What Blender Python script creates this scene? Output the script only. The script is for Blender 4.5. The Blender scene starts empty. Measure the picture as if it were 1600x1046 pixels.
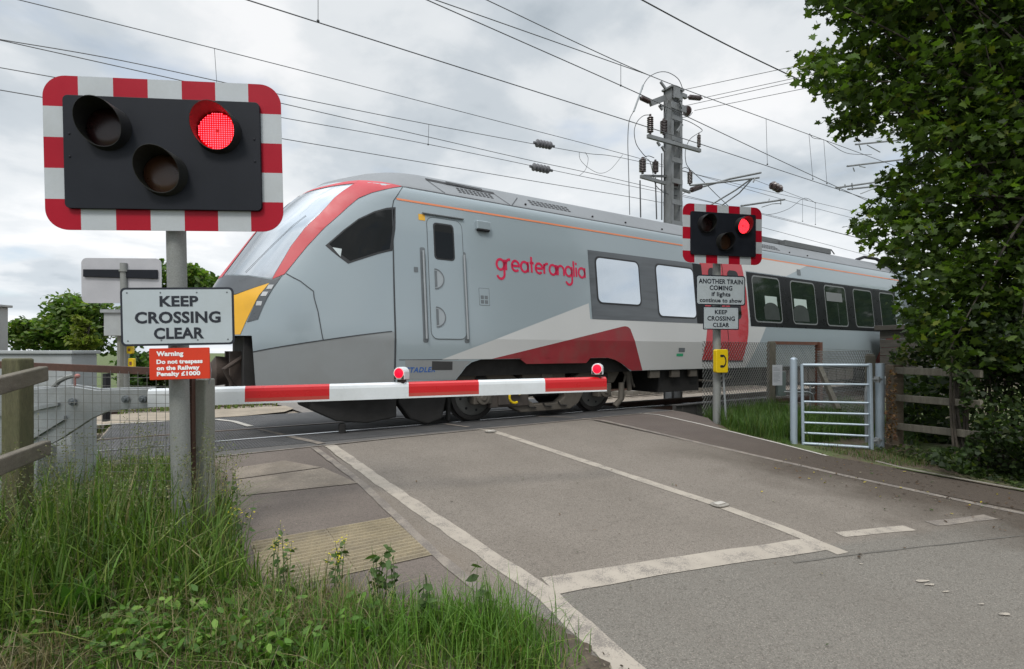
import bpy, bmesh, math, random
import numpy as np
from mathutils import Vector, Matrix
from mathutils.geometry import delaunay_2d_cdt
random.seed(7); rng=np.random.default_rng(11)
S=bpy.context.scene; COL=S.collection
R=math.radians
# ---------------------------------------------------------------- survey frame
# X runs along the track, Y across it (away from the camera), z=0 is the crossing edge level
F=826.0; HY=549.0; ZC=1.15
AX=(.5422,.8403); RT=(.8403,-.5422)
def ray(px,py):
    u=(px-800)/F; v=(HY-py)/F
    return (AX[0]+u*RT[0],AX[1]+u*RT[1],v)
def atY(px,py,Y):
    r=ray(px,py); t=Y/r[1]; return Vector((r[0]*t,Y,ZC+r[2]*t))
def atZ(px,py,d):
    r=ray(px,py); return Vector((r[0]*d,r[1]*d,ZC+r[2]*d))
def zg(Y):
    pts=[(-60,-.55),(-3,-.5),(0,-.39),(6.5,0),(8.05,-.06),(9.55,-.12),(14,-.15),(16,-.16),(24,-.55),(500,-.9)]
    if Y<=pts[0][0]: return pts[0][1]
    for (a,b),(c,d) in zip(pts,pts[1:]):
        if Y<=c: return b+(d-b)*(Y-a)/(c-a)
    return pts[-1][1]
def gnd(px,py):
    r=ray(px,py); t=.3
    while t<80 and ZC+r[2]*t>zg(r[1]*t): t+=.004
    return (r[0]*t,r[1]*t)
# ---------------------------------------------------------------- objects
WORLD={}
def tag(o,label=None,cat=None,group=None,kind=None):
    if label: o['label']=label
    if cat: o['category']=cat
    if group: o['group']=group
    if kind: o['kind']=kind
    return o
def thing(name,label,cat,loc,group=None):
    o=bpy.data.objects.new(name,None); COL.objects.link(o); o.location=loc
    o.empty_display_size=.1
    WORLD[o.name]=Vector(loc); return tag(o,label,cat,group)
class MB:
    def __init__(s): s.v=[]; s.f=[]; s.m=[]
    def add(s,vs,fs,mi=0):
        n=len(s.v); s.v+= [tuple(p) for p in vs]; s.f+=[tuple(i+n for i in f) for f in fs]; s.m+=[mi]*len(fs); return s
    def box(s,x0,x1,y0,y1,z0,z1,mi=0):
        vs=[(x,y,z) for z in(z0,z1) for y in(y0,y1) for x in(x0,x1)]
        return s.add(vs,[(0,2,3,1),(4,5,7,6),(0,1,5,4),(2,6,7,3),(0,4,6,2),(1,3,7,5)],mi)
    def obox(s,c,ax,ay,az,hx,hy,hz,mi=0):
        c=Vector(c);ax=Vector(ax).normalized();ay=Vector(ay).normalized();az=Vector(az).normalized()
        vs=[c+ax*x*hx+ay*y*hy+az*z*hz for z in(-1,1) for y in(-1,1) for x in(-1,1)]
        return s.add(vs,[(0,2,3,1),(4,5,7,6),(0,1,5,4),(2,6,7,3),(0,4,6,2),(1,3,7,5)],mi)
    def beam(s,p,q,w,h,up=(0,0,1),mi=0):
        p=Vector(p);q=Vector(q);d=(q-p).normalized();u=Vector(up)
        r=d.cross(u).normalized();u=r.cross(d)
        return s.obox((p+q)/2,d,r,u,(q-p).length/2,w/2,h/2,mi)
    def tube(s,pts,r,n=6,mi=0,caps=True,rr=None):
        pts=[Vector(p) for p in pts]; vs=[]; k=len(pts)
        up=None
        for i,p in enumerate(pts):
            d=(pts[min(i+1,k-1)]-pts[max(i-1,0)]).normalized()
            if up is None: up=d.orthogonal().normalized()
            else: up=(up-d*up.dot(d)).normalized()
            w=d.cross(up); ra=rr[i] if rr else r
            vs+=[p+(up*math.cos(2*math.pi*j/n)+w*math.sin(2*math.pi*j/n))*ra for j in range(n)]
        fs=[(i*n+j,i*n+(j+1)%n,(i+1)*n+(j+1)%n,(i+1)*n+j) for i in range(k-1) for j in range(n)]
        if caps: fs+=[tuple(range(n-1,-1,-1)),tuple((k-1)*n+j for j in range(n))]
        return s.add(vs,fs,mi)
    def lathe(s,p,d,prof,n=16,mi=0):   # prof: (distance along d, radius)
        p=Vector(p);d=Vector(d).normalized()
        return s.tube([p+d*a for a,_ in prof],0,n,mi,True,[b for _,b in prof]) if all(prof[i][0]!=prof[i+1][0] for i in range(len(prof)-1)) else s._lathe(p,d,prof,n,mi)
    def _lathe(s,p,d,prof,n,mi):
        u=d.orthogonal().normalized();w=d.cross(u);vs=[]
        for a,b in prof: vs+=[p+d*a+(u*math.cos(2*math.pi*j/n)+w*math.sin(2*math.pi*j/n))*b for j in range(n)]
        k=len(prof)
        fs=[(i*n+j,i*n+(j+1)%n,(i+1)*n+(j+1)%n,(i+1)*n+j) for i in range(k-1) for j in range(n)]
        fs+=[tuple(range(n-1,-1,-1)),tuple((k-1)*n+j for j in range(n))]
        return s.add(vs,fs,mi)
    def prism(s,poly,o,r,u,nv,t,mi=0):  # poly in (r,u) metres about o, extruded along nv by t
        o=Vector(o);r=Vector(r);u=Vector(u);nv=Vector(nv);k=len(poly)
        a=[o+r*x+u*y for x,y in poly]; b=[p+nv*t for p in a]
        fs=[tuple(range(k)),tuple(range(2*k-1,k-1,-1))]+[(i,k+i,k+(i+1)%k,(i+1)%k) for i in range(k)]
        fs=[tuple(f) for f in fs]
        return s.add(a+b,[tuple(reversed(f)) for f in fs],mi)
    def ball(s,c,r,n=10,mi=0,sz=1):
        k=n//2+1; prof=[(-r*math.cos(math.pi*i/k)*sz,max(1e-4,r*math.sin(math.pi*i/k))) for i in range(k+1)]
        return s.lathe(c,(0,0,1),prof,n,mi)
    def build(s,name,mats,parent=None,smooth=None,bevel=0,loc=None):
        o0=WORLD[parent.name] if parent is not None else Vector(loc if loc else (0,0,0))
        me=bpy.data.meshes.new(name)
        me.from_pydata([(x-o0.x,y-o0.y,z-o0.z) for x,y,z in s.v],[],s.f)
        if not isinstance(mats,(list,tuple)): mats=[mats]
        for m in mats: me.materials.append(m)
        me.polygons.foreach_set('material_index',s.m)
        me.update()
        if smooth is not None:
            me.shade_smooth(); me.set_sharp_from_angle(angle=R(smooth))
        o=bpy.data.objects.new(name,me); COL.objects.link(o)
        if parent is not None: o.parent=parent
        else: o.location=o0
        WORLD[o.name]=o0
        if bevel:
            b=o.modifiers.new('Bevel','BEVEL'); b.width=bevel; b.segments=2; b.limit_method='ANGLE'; b.angle_limit=R(40)
        return o
def rrect(w,h,r,n=5):
    out=[]
    for cx,cy,a in((w/2-r,h/2-r,0),(-w/2+r,h/2-r,90),(-w/2+r,-h/2+r,180),(w/2-r,-h/2+r,270)):
        out+=[(cx+r*math.cos(R(a+90*i/n)),cy+r*math.sin(R(a+90*i/n))) for i in range(n+1)]
    return out
def text_geo(t,size,align='CENTER',bold=0,ext=.0015,spacing=1.0,shear=0):
    cu=bpy.data.curves.new('lettering','FONT'); cu.body=t; cu.size=size; cu.align_x=align; cu.align_y='CENTER'
    cu.offset=bold; cu.extrude=ext; cu.space_character=spacing; cu.shear=shear; cu.resolution_u=3
    ob=bpy.data.objects.new('lettering',cu); COL.objects.link(ob)
    dg=bpy.context.evaluated_depsgraph_get(); me=bpy.data.meshes.new_from_object(ob.evaluated_get(dg))
    vs=[v.co.copy() for v in me.vertices]; fs=[tuple(p.vertices) for p in me.polygons]
    bpy.data.objects.remove(ob); bpy.data.curves.remove(cu); bpy.data.meshes.remove(me)
    return vs,fs
def bulk(name,V,Fc,mats,mi=None,col=None,parent=None,loc=(0,0,0)):
    """numpy mesh: V (n,3), Fc list of (m,k) index arrays"""
    o0=WORLD[parent.name] if parent is not None else Vector(loc)
    V=np.asarray(V,dtype=np.float32)-np.array(o0,dtype=np.float32)
    me=bpy.data.meshes.new(name); me.vertices.add(len(V)); me.vertices.foreach_set('co',V.ravel())
    loops=np.concatenate([f.ravel() for f in Fc]); cnt=np.concatenate([np.full(len(f),f.shape[1]) for f in Fc])
    me.loops.add(len(loops)); me.loops.foreach_set('vertex_index',loops.astype(np.int32))
    st=np.concatenate([[0],np.cumsum(cnt)[:-1]]); me.polygons.add(len(cnt))
    me.polygons.foreach_set('loop_start',st.astype(np.int32))
    me.update(calc_edges=True); me.validate()
    for m in (mats if isinstance(mats,(list,tuple)) else [mats]): me.materials.append(m)
    if col is not None:
        a=me.color_attributes.new('Col','FLOAT_COLOR','POINT'); c=np.ones((len(V),4),np.float32); c[:,:3]=col
        a.data.foreach_set('color',c.ravel())
    o=bpy.data.objects.new(name,me); COL.objects.link(o)
    if parent is not None: o.parent=parent
    else: o.location=o0
    WORLD[o.name]=o0
    return o
# ---------------------------------------------------------------- materials
class NT:
    def __init__(s,name):
        s.m=bpy.data.materials.new(name); s.m.use_nodes=True; s.n=s.m.node_tree.nodes; s.l=s.m.node_tree.links
        s.b=s.n['Principled BSDF']; s.tc=s.n.new('ShaderNodeTexCoord').outputs['Object']
    def val(s,sock,v):
        if hasattr(v,'is_linked') or isinstance(v,bpy.types.NodeSocket): s.l.new(v,sock)
        else:
            if isinstance(v,tuple) and len(v)==3 and sock.type=='RGBA': v=v+(1,)
            sock.default_value=v
    def noise(s,scale,detail=4,rough=.6,vec=None,dist=0):
        n=s.n.new('ShaderNodeTexNoise'); n.inputs['Scale'].default_value=scale; n.inputs['Detail'].default_value=detail
        n.inputs['Roughness'].default_value=rough; n.inputs['Distortion'].default_value=dist
        s.l.new(vec or s.tc,n.inputs['Vector']); return n.outputs['Fac']
    def voro(s,scale,vec=None,feat='F1'):
        n=s.n.new('ShaderNodeTexVoronoi'); n.feature=feat; n.inputs['Scale'].default_value=scale; s.l.new(vec or s.tc,n.inputs['Vector']); return n.outputs['Distance']
    def mapv(s,scale):
        n=s.n.new('ShaderNodeMapping'); n.inputs['Scale'].default_value=scale; s.l.new(s.tc,n.inputs['Vector']); return n.outputs[0]
    def rng(s,v,a,b,c=0.,d=1.):
        n=s.n.new('ShaderNodeMapRange'); s.val(n.inputs[0],v)
        for i,x in zip((1,2,3,4),(a,b,c,d)): n.inputs[i].default_value=x
        n.clamp=True; return n.outputs[0]
    def math(s,op,a,b=0.):
        n=s.n.new('ShaderNodeMath'); n.operation=op; s.val(n.inputs[0],a); s.val(n.inputs[1],b); return n.outputs[0]
    def mix(s,f,a,b,bt='MIX'):
        n=s.n.new('ShaderNodeMix'); n.data_type='RGBA'; n.blend_type=bt; s.val(n.inputs[0],f); s.val(n.inputs[6],a); s.val(n.inputs[7],b); return n.outputs[2]
    def xyz(s):
        n=s.n.new('ShaderNodeSeparateXYZ'); s.l.new(s.tc,n.inputs[0]); return n.outputs
    def bump(s,h,st=.3,dist=.01):
        n=s.n.new('ShaderNodeBump'); n.inputs['Strength'].default_value=st; n.inputs['Distance'].default_value=dist; s.l.new(h,n.inputs['Height']); s.l.new(n.outputs[0],s.b.inputs['Normal'])
    def done(s,col,rough=.5,metal=0.,coat=0.,spec=.5):
        s.val(s.b.inputs['Base Color'],col); s.val(s.b.inputs['Roughness'],rough); s.val(s.b.inputs['Metallic'],metal)
        s.b.inputs['Coat Weight'].default_value=coat; s.b.inputs['Specular IOR Level'].default_value=spec; return s.m
def sc(c,k): return tuple(min(1,x*k) for x in c)
def pm(name,col,rough=.5,metal=0.,var=.12,vs=3.,fine=.08,fs=60.,bump=0.,bs=90.,coat=0.,dirt=None,da=.0,ds=2.5,spec=.5,stretch=None,rv=.15):
    t=NT(name); vec=t.mapv(stretch) if stretch else None
    c=t.mix(t.rng(t.noise(vs,5,.6,vec),.3,.7),sc(col,1-var),sc(col,1+var))
    if fine: c=t.mix(t.rng(t.noise(fs,3,.6,vec),.3,.7),c,t.mix(1.,c,(1-2*fine,)*3,'MULTIPLY'))
    if dirt: c=t.mix(t.math('MULTIPLY',t.rng(t.noise(ds,6,.65),.45,.72),da),c,dirt)
    r=t.rng(t.noise(vs*2,4),.3,.7,max(.02,rough*(1-rv)),min(1,rough*(1+rv)))
    if bump: t.bump(t.noise(bs,5,.65,vec),bump,.006)
    return t.done(c,r,metal,coat,spec)
def em(name,col,st):
    t=NT(name); t.b.inputs['Emission Color'].default_value=col+(1,); t.b.inputs['Emission Strength'].default_value=st
    return t.done(col,.4)
def leafmat(name,trans=.35):
    t=NT(name); a=t.n.new('ShaderNodeAttribute'); a.attribute_name='Col'
    d=t.b; t.l.new(a.outputs['Color'],d.inputs['Base Color']); d.inputs['Roughness'].default_value=.55; d.inputs['Specular IOR Level'].default_value=.35
    tr=t.n.new('ShaderNodeBsdfTranslucent'); t.l.new(t.mix(1.,a.outputs['Color'],(1.1,1.25,.5),'MULTIPLY'),tr.inputs['Color'])
    mx=t.n.new('ShaderNodeMixShader'); mx.inputs[0].default_value=trans
    out=t.n['Material Output']; t.l.new(d.outputs[0],mx.inputs[1]); t.l.new(tr.outputs[0],mx.inputs[2]); t.l.new(mx.outputs[0],out.inputs['Surface'])
    return t.m
RED=pm('red_reflective',(.345,.003,.017),.45,var=.06,fine=.02,spec=.22)
WHITE=pm('white_reflective',(.43,.46,.485),.45,var=.05,fine=.02,dirt=(.30,.30,.27),da=.25)
PANELDARK=pm('dark_grey_paint',(.0095,.0115,.017),.5,var=.15,fine=.05,spec=.22)
HOOD=pm('black_hood',(.012,.012,.013),.5,var=.15,dirt=(.05,.055,.035),da=.3)
GALV=pm('galvanised_steel',(.34,.36,.37),.48,.45,var=.16,vs=6,fine=.1,fs=140,dirt=(.16,.15,.12),da=.4)
MASTG=pm('mast_galvanised',(.215,.225,.23),.55,.35,var=.16,vs=4,fine=.1,fs=60,dirt=(.12,.115,.10),da=.5)
GALVB=pm('bluish_galvanised_tube',(.36,.43,.49),.42,.3,var=.1,vs=5,fine=.05,dirt=(.18,.19,.19),da=.35)
POSTM=pm('weathered_grey_post',(.27,.28,.27),.6,.2,var=.14,vs=5,fine=.14,fs=110,bump=.15,bs=150,dirt=(.12,.12,.09),da=.4,ds=5)
SIGNW=pm('sign_face_grey_white',(.42,.47,.50),.4,var=.03,vs=2,fine=.01,dirt=(.3,.32,.3),da=.25,ds=3)
BLACKM=pm('sign_black',(.010,.013,.022),.45,var=.05,fine=0)
SIGNRED=pm('warning_red',(.62,.035,.006),.42,var=.04,fine=.02)
WHITEL=pm('white_lettering',(.8,.8,.8),.5,var=.02,fine=0)
BOOMW=pm('boom_white',(.62,.65,.67),.3,var=.04,fine=.02,dirt=(.4,.4,.37),da=.3)
BOOMR=pm('boom_red',(.50,.006,.010),.3,var=.05,fine=.02)
BOOMR2=pm('boom_faded_red',(.42,.05,.035),.45,var=.08,fine=.04)
YEL=pm('yellow_enamel',(.72,.50,.006),.35,var=.05,fine=.02,dirt=(.35,.25,.03),da=.25)
WOODG=pm('mossy_green_timber',(.105,.098,.05),.85,var=.25,vs=4,fine=.2,fs=30,bump=.5,bs=40,stretch=(6,6,1),dirt=(.06,.07,.025),da=.6)
WOODB=pm('weathered_brown_timber',(.15,.118,.082),.85,var=.25,vs=4,fine=.2,fs=30,bump=.5,bs=40,stretch=(1.5,1.5,8))
WOODGR=pm('grey_weathered_timber',(.17,.155,.12),.85,var=.25,vs=4,fine=.2,fs=40,bump=.5,bs=40,stretch=(6,6,1))
WOODD=pm('dark_timber_board',(.075,.068,.058),.85,var=.3,vs=3,fine=.2,fs=30,bump=.4,bs=40,stretch=(1,1,10))
RUST=pm('rust_brown_paint',(.085,.040,.028),.7,var=.25,vs=6,fine=.15,bump=.2)
RUST2=pm('rusty_red_steel',(.19,.075,.045),.75,var=.25,vs=6,fine=.15,bump=.2)
WIRE=pm('wire_dark',(.075,.078,.082),.5,.3,var=.1,fine=0)
WIREG=pm('galvanised_mesh_wire',(.17,.17,.16),.55,.5,var=.15,fine=0)
INSB=pm('brown_insulator',(.045,.026,.024),.3,var=.15,fine=0,coat=.3)
INSG=pm('grey_insulator',(.12,.12,.13),.4,var=.12,fine=0)
CABG=pm('grey_cabinet_paint',(.33,.35,.355),.5,var=.08,fine=.04,dirt=(.2,.2,.17),da=.3)
SILV=pm('sign_back_silver',(.42,.42,.44),.45,.2,var=.06,fine=.03)
CONC=pm('concrete',(.215,.195,.165),.9,var=.25,vs=3,fine=.2,fs=90,bump=.5,bs=80,dirt=(.10,.088,.072),da=.85,ds=2.2)
CONCP=pm('grey_concrete_post',(.24,.245,.215),.85,var=.15,vs=5,fine=.12,fs=90,bump=.3,bs=90,dirt=(.12,.13,.08),da=.5)
LAMPR=em('lit_red_lens',(.9,.0,.004),.34)
LAMPD=em('lit_led_dot',(1.,.05,.075),3.6)
LAMPOFF=pm('unlit_red_lens',(.016,.004,.004),.3,var=.1,fine=0)
LAMPAMB=pm('unlit_amber_lens',(.045,.018,.008),.3,var=.15,fine=0)
LEAF=leafmat('tree_leaf',.48); GRASSM=leafmat('grass_blade',.3)
BARK=pm('bark',(.06,.05,.038),.9,var=.3,vs=8,fine=.2,bump=.6,bs=40)
# ---------------------------------------------------------------- camera
cam=bpy.data.objects.new('camera',bpy.data.cameras.new('camera')); COL.objects.link(cam); S.camera=cam
cam.data.sensor_width=36; cam.data.lens=F/1600*36; cam.data.shift_y=(HY-523)/1600; cam.data.clip_end=3000; cam.data.clip_start=.05
cam.location=(0,0,ZC); cam.rotation_euler=(R(90),0,-math.atan2(AX[0],AX[1]))
# ---------------------------------------------------------------- sky and sun
SUN_EL=R(52); sd=Vector((-.62,-.50,0)).normalized()
w=bpy.data.worlds.new('World'); S.world=w; w.use_nodes=True; nt=w.node_tree; N=nt.nodes; L=nt.links
bg=N['Background']; bg.inputs['Strength'].default_value=.1
sky=N.new('ShaderNodeTexSky'); sky.sky_type='NISHITA'; sky.sun_disc=False; sky.sun_elevation=SUN_EL; sky.sun_rotation=math.atan2(sd.x,sd.y)
tc=N.new('ShaderNodeTexCoord'); sep=N.new('ShaderNodeSeparateXYZ'); L.new(tc.outputs['Generated'],sep.inputs[0])
def wm(op,a,b=0.,c=None):
    n=N.new('ShaderNodeMath'); n.operation=op
    for i,x in enumerate((a,b)):
        if isinstance(x,(int,float)): n.inputs[i].default_value=x
        else: L.new(x,n.inputs[i])
    return n.outputs[0]
den=wm('ADD',wm('MAXIMUM',sep.outputs[2],0.0),.22)
cx=N.new('ShaderNodeCombineXYZ'); L.new(wm('DIVIDE',sep.outputs[0],den),cx.inputs[0]); L.new(wm('DIVIDE',sep.outputs[1],den),cx.inputs[1])
def wn(scale,detail,rough,off):
    mp=N.new('ShaderNodeMapping'); mp.inputs['Location'].default_value=off; L.new(cx.outputs[0],mp.inputs[0])
    n=N.new('ShaderNodeTexNoise'); n.inputs['Scale'].default_value=scale; n.inputs['Detail'].default_value=detail; n.inputs['Roughness'].default_value=rough; n.inputs['Distortion'].default_value=.25; L.new(mp.outputs[0],n.inputs['Vector']); return n.outputs['Fac']
def ramp(v,stops):
    r=N.new('ShaderNodeValToRGB'); L.new(v,r.inputs[0]); e=r.color_ramp.elements
    while len(e)<len(stops): e.new(.5)
    for k,(p,c) in zip(e,stops): k.position=p; k.color=c+(1,)
    r.color_ramp.interpolation='EASE'; return r.outputs[0]
cl=wm('ADD',wm('MULTIPLY',wn(1.1,7,.52,(3.1,1.7,0)),.72),wm('MULTIPLY',wn(3.2,6,.55,(1.0,4.2,0)),.28))
cloud=ramp(cl,[(.35,(.44,.50,.555)),(.44,(.60,.655,.705)),(.53,(.79,.825,.855)),(.62,(.955,.965,.98))])
def wmix(f,a,b,bt='MIX'):
    n=N.new('ShaderNodeMix'); n.data_type='RGBA'; n.blend_type=bt
    for i,x in ((0,f),(6,a),(7,b)):
        if isinstance(x,(int,float)): n.inputs[i].default_value=x
        elif isinstance(x,tuple): n.inputs[i].default_value=x+(1,)
        else: L.new(x,n.inputs[i])
    return n.outputs[2]
hz=N.new('ShaderNodeMapRange'); L.new(sep.outputs[2],hz.inputs[0]); hz.inputs[1].default_value=.02; hz.inputs[2].default_value=.42; hz.inputs[3].default_value=1.06; hz.inputs[4].default_value=.90
zen=N.new('ShaderNodeMapRange'); L.new(sep.outputs[2],zen.inputs[0]); zen.inputs[1].default_value=.56; zen.inputs[2].default_value=.95; zen.inputs[3].default_value=1.; zen.inputs[4].default_value=3.4
k=wm('MULTIPLY',wm('MULTIPLY',hz.outputs[0],zen.outputs[0]),8.4)
cc=N.new('ShaderNodeVectorMath'); cc.operation='SCALE'; L.new(cloud,cc.inputs[0]); L.new(k,cc.inputs['Scale'])
gap=ramp(wn(1.6,5,.5,(7.3,2.4,0)),[(.56,(0,0,0)),(.68,(.6,.6,.6))])
L.new(wmix(gap,cc.outputs[0],wmix(.35,sky.outputs[0],(7.,8.,9.))),bg.inputs['Color'])
sun=bpy.data.objects.new('sun',bpy.data.lights.new('sun','SUN')); COL.objects.link(sun)
sun.data.energy=1.5; sun.data.angle=R(14); sun.data.color=(1,.96,.9)
dv=Vector((sd.x*math.cos(SUN_EL),sd.y*math.cos(SUN_EL),math.sin(SUN_EL))); sun.rotation_euler=dv.to_track_quat('Z','Y').to_euler()
S.view_settings.view_transform='Standard'; S.view_settings.look='None'; S.view_settings.exposure=.38; S.view_settings.gamma=1
S.cycles.max_bounces=8; S.cycles.transparent_max_bounces=6
try: S.cycles.use_denoising=True
except Exception: pass
# ================================================================ ground, road, crossing
def sm(a,b,x):
    t=min(1,max(0,(x-a)/(b-a))); return t*t*(3-2*t)
def gz(X,Y):
    z=zg(Y)-.03
    if X<.42 and Y<7: z+=.05*sm(.45,.1,X)
    if X>7.25 and Y<6.9: z-=.10*sm(7.25,8.5,X)*sm(4.,6.,Y)
    k=(sm(8.3,8.36,X)+sm(-.9,-.96,X))*sm(6.7,6.98,Y)*(1-sm(16,18,Y))
    z-=.36*k
    return z
def axis(parts):
    out=[]
    for a,b,n in parts: out+=list(np.linspace(a,b,n,endpoint=False))
    return out+[parts[-1][1]]
xs=axis([(-400,-20,8),(-20,-2,18),(-2,-.96,6),(-.96,-.9,2),(-.9,.0,4),(.0,.5,5),(.5,7.2,14),(7.2,8.3,8),(8.3,8.36,2),(8.36,16,14),(16,60,14),(60,500,8)])
ys=axis([(-60,-4,7),(-4,6.4,32),(6.4,7.,6),(7.,16,24),(16,26,12),(26,80,8),(80,600,8)])
b=MB(); nx=len(xs)
vs=[(x,y,gz(x,y)+(.02*(math.sin(x*5.1+y*3.3)+math.sin(y*7.7-x*2.2)) if (x<.2 or x>7.7) and y<6.4 else 0)) for y in ys for x in xs]
b.add(vs,[(j*nx+i,j*nx+i+1,(j+1)*nx+i+1,(j+1)*nx+i) for j in range(len(ys)-1) for i in range(nx-1)])
t=NT('earth_and_grass'); X,Y,Z=t.xyz()
soil=t.mix(t.rng(t.noise(6,6),.3,.7),(.085,.062,.042),(.15,.115,.078))
soil=t.mix(t.rng(t.noise(60,4),.45,.7),soil,(.05,.038,.028))
grs=t.mix(t.rng(t.noise(5,6),.3,.7),(.045,.075,.018),(.095,.13,.035))
grs=t.mix(t.rng(t.noise(45,4),.5,.7),grs,(.14,.13,.06))
bal=t.mix(t.rng(t.voro(16),.1,.5),(.10,.085,.07),(.24,.20,.16))
f=t.rng(t.noise(1.6,5),.42,.56)
far=t.rng(Y,16.5,17.5)
c=t.mix(t.math('MAXIMUM',f,far),soil,grs)
tr=t.math('MULTIPLY',t.rng(Y,6.5,6.9),t.rng(Y,15.6,15.0))
c=t.mix(tr,c,bal)
t.bump(t.noise(35,6,.7),.8,.03)
tag(b.build('ground',t.done(c,.95)),kind='structure')

def strip(name,pts,mat,dz,w=None,kind='structure',jit=0.,sub=.15,loc=None):
    """sheet following the ground profile along a centre line (X,Y) of width w"""
    P=[Vector(p) for p in pts]; Q=[]
    for a,c in zip(P,P[1:]):
        n=max(1,int((c-a).length/sub)); Q+=[a.lerp(c,i/n) for i in range(n)]
    Q.append(P[-1]); m=MB(); L_=[];k=len(Q)
    for i,p in enumerate(Q):
        d=(Q[min(i+1,k-1)]-Q[max(i-1,0)]).normalized(); n=Vector((-d.y,d.x))
        a=p+n*(w/2+random.uniform(-jit,jit)); c=p-n*(w/2+random.uniform(-jit,jit))
        L_+=[(a.x,a.y,zg(a.y)+dz),(c.x,c.y,zg(c.y)+dz)]
    m.add(L_,[(2*i,2*i+1,2*i+3,2*i+2) for i in range(k-1)])
    return tag(m.build(name,mat),kind=kind)
def sheet(name,poly,mat,dz,step=.25,kind='structure'):
    """polygon (X,Y) laid on the profile, cut into cells"""
    x0=min(p[0] for p in poly);x1=max(p[0] for p in poly);y0=min(p[1] for p in poly);y1=max(p[1] for p in poly)
    pts=[Vector(p) for p in poly]; n=len(pts); edges=[(i,(i+1)%n) for i in range(n)]
    y=y0+step
    inn=[]
    while y<y1:
        x=x0+step
        while x<x1:
            inn.append(Vector((x+random.uniform(-.02,.02)*step,y))); x+=step
        y+=step
    r=delaunay_2d_cdt(pts+inn,edges,[],1,1e-5)
    m=MB(); m.add([(v.x,v.y,zg(v.y)+dz) for v in r[0]],[tuple(f) for f in r[2]])
    o=m.build(name,mat); 
    me=o.data
    if me.polygons and sum(p.normal.z for p in me.polygons)<0: me.flip_normals()
    return tag(o,kind=kind)
def asphalt(name,c1,c2,grain=.5,cool=None,verge=False):
    t=NT(name); X,Y,Z=t.xyz()
    c=t.mix(t.rng(t.noise(1.3,6,.6),.3,.7),c1,c2)
    if cool: c=t.mix(t.math('MULTIPLY',t.rng(t.math('ADD',Y,t.math('MULTIPLY',X,.24)),3.0,2.9),.8),c,cool)
    # chippings: pale and dark stones
    c=t.mix(t.math('MULTIPLY',t.rng(t.voro(42),.26,.10),grain*.75),c,sc(c2,1.55))
    c=t.mix(t.math('MULTIPLY',t.rng(t.noise(48,3,.6),.54,.64),grain*.8),c,sc(c1,.5))
    c=t.mix(t.math('MULTIPLY',t.rng(t.voro(95),.32,.12),grain),c,sc(c2,1.75))
    c=t.mix(t.math('MULTIPLY',t.rng(t.noise(130,2,.5),.52,.66),grain),c,sc(c1,.35))
    c=t.mix(t.math('MULTIPLY',t.rng(t.noise(18,4,.7),.56,.68),.35*grain),c,sc(c1,.45))
    c=t.mix(t.math('MULTIPLY',t.rng(t.noise(.5,3,.5,t.mapv((3,.5,1))),.5,.68),.22),c,sc(c1,.72))
    if verge:
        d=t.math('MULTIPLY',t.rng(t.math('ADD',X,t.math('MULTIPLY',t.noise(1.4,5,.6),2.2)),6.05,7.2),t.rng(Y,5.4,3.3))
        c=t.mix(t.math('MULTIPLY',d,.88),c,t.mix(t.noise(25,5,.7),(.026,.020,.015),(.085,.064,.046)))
        d2=t.math('MULTIPLY',t.rng(t.math('ADD',X,t.math('MULTIPLY',t.noise(1.8,5,.6),.7)),2.08,1.75),t.rng(Y,6.2,3.5))
        c=t.mix(t.math('MULTIPLY',d2,.6),c,(.155,.125,.095))
    t.bump(t.math('ADD',t.voro(95),t.noise(130,3,.6)),.55,.006)
    return t.done(c,.88,0,0,.35)
ROAD=asphalt('road_asphalt',(.160,.138,.115),(.200,.174,.147),.6,(.148,.138,.120),True)
PATH=asphalt('path_asphalt',(.118,.097,.083),(.150,.125,.107),.45)
PATHD=asphalt('dark_path_asphalt',(.095,.076,.066),(.122,.099,.085),.35,None,True)
def paint(name,col,wear,base=(.15,.132,.118)):
    t=NT(name)
    f=t.rng(t.math('ADD',t.math('MULTIPLY',t.noise(7,5,.65),.55),t.math('MULTIPLY',t.noise(120,3,.6),.45)),.5+wear-.06,.5+wear+.05)
    c=t.mix(t.rng(t.noise(4,5),.3,.7),sc(col,.88),sc(col,1.06))
    t.bump(t.noise(130,3,.6),.3,.004)
    return t.done(t.mix(f,c,base),.8)
PAINT=paint('worn_white_paint',(.335,.295,.245),.06,(.17,.15,.13))
PAINTW=paint('white_paint',(.42,.395,.355),.10,(.16,.145,.13))
PAINTF=paint('faded_paint',(.225,.193,.160),.0,(.13,.112,.097))
road=[(1.36,-8),(7.4,-8),(6.75,.5),(6.36,2.),(6.2,3.2),(6.02,6.95),(1.36,6.75),(1.36,5),(1.36,3.4),(1.36,2.5),(1.36,1.5)]
sheet('road',road,ROAD,.004,.3)
sheet('footpath',[(.42,2.2),(1.495,2.2),(1.495,5),(1.555,6.62),(.36,6.50)],PATH,.006,.3)
sheet('side_path',[(6.37,2.),(6.76,.5),(7.4,-3),(7.9,-3),(7.33,1.7),(7.16,2.7),(7.0,3.4),(7.28,5.2),(7.95,5.95),(8.26,6.96),(6.03,6.93),(6.21,3.2)],PATHD,.006,.3)
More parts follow.
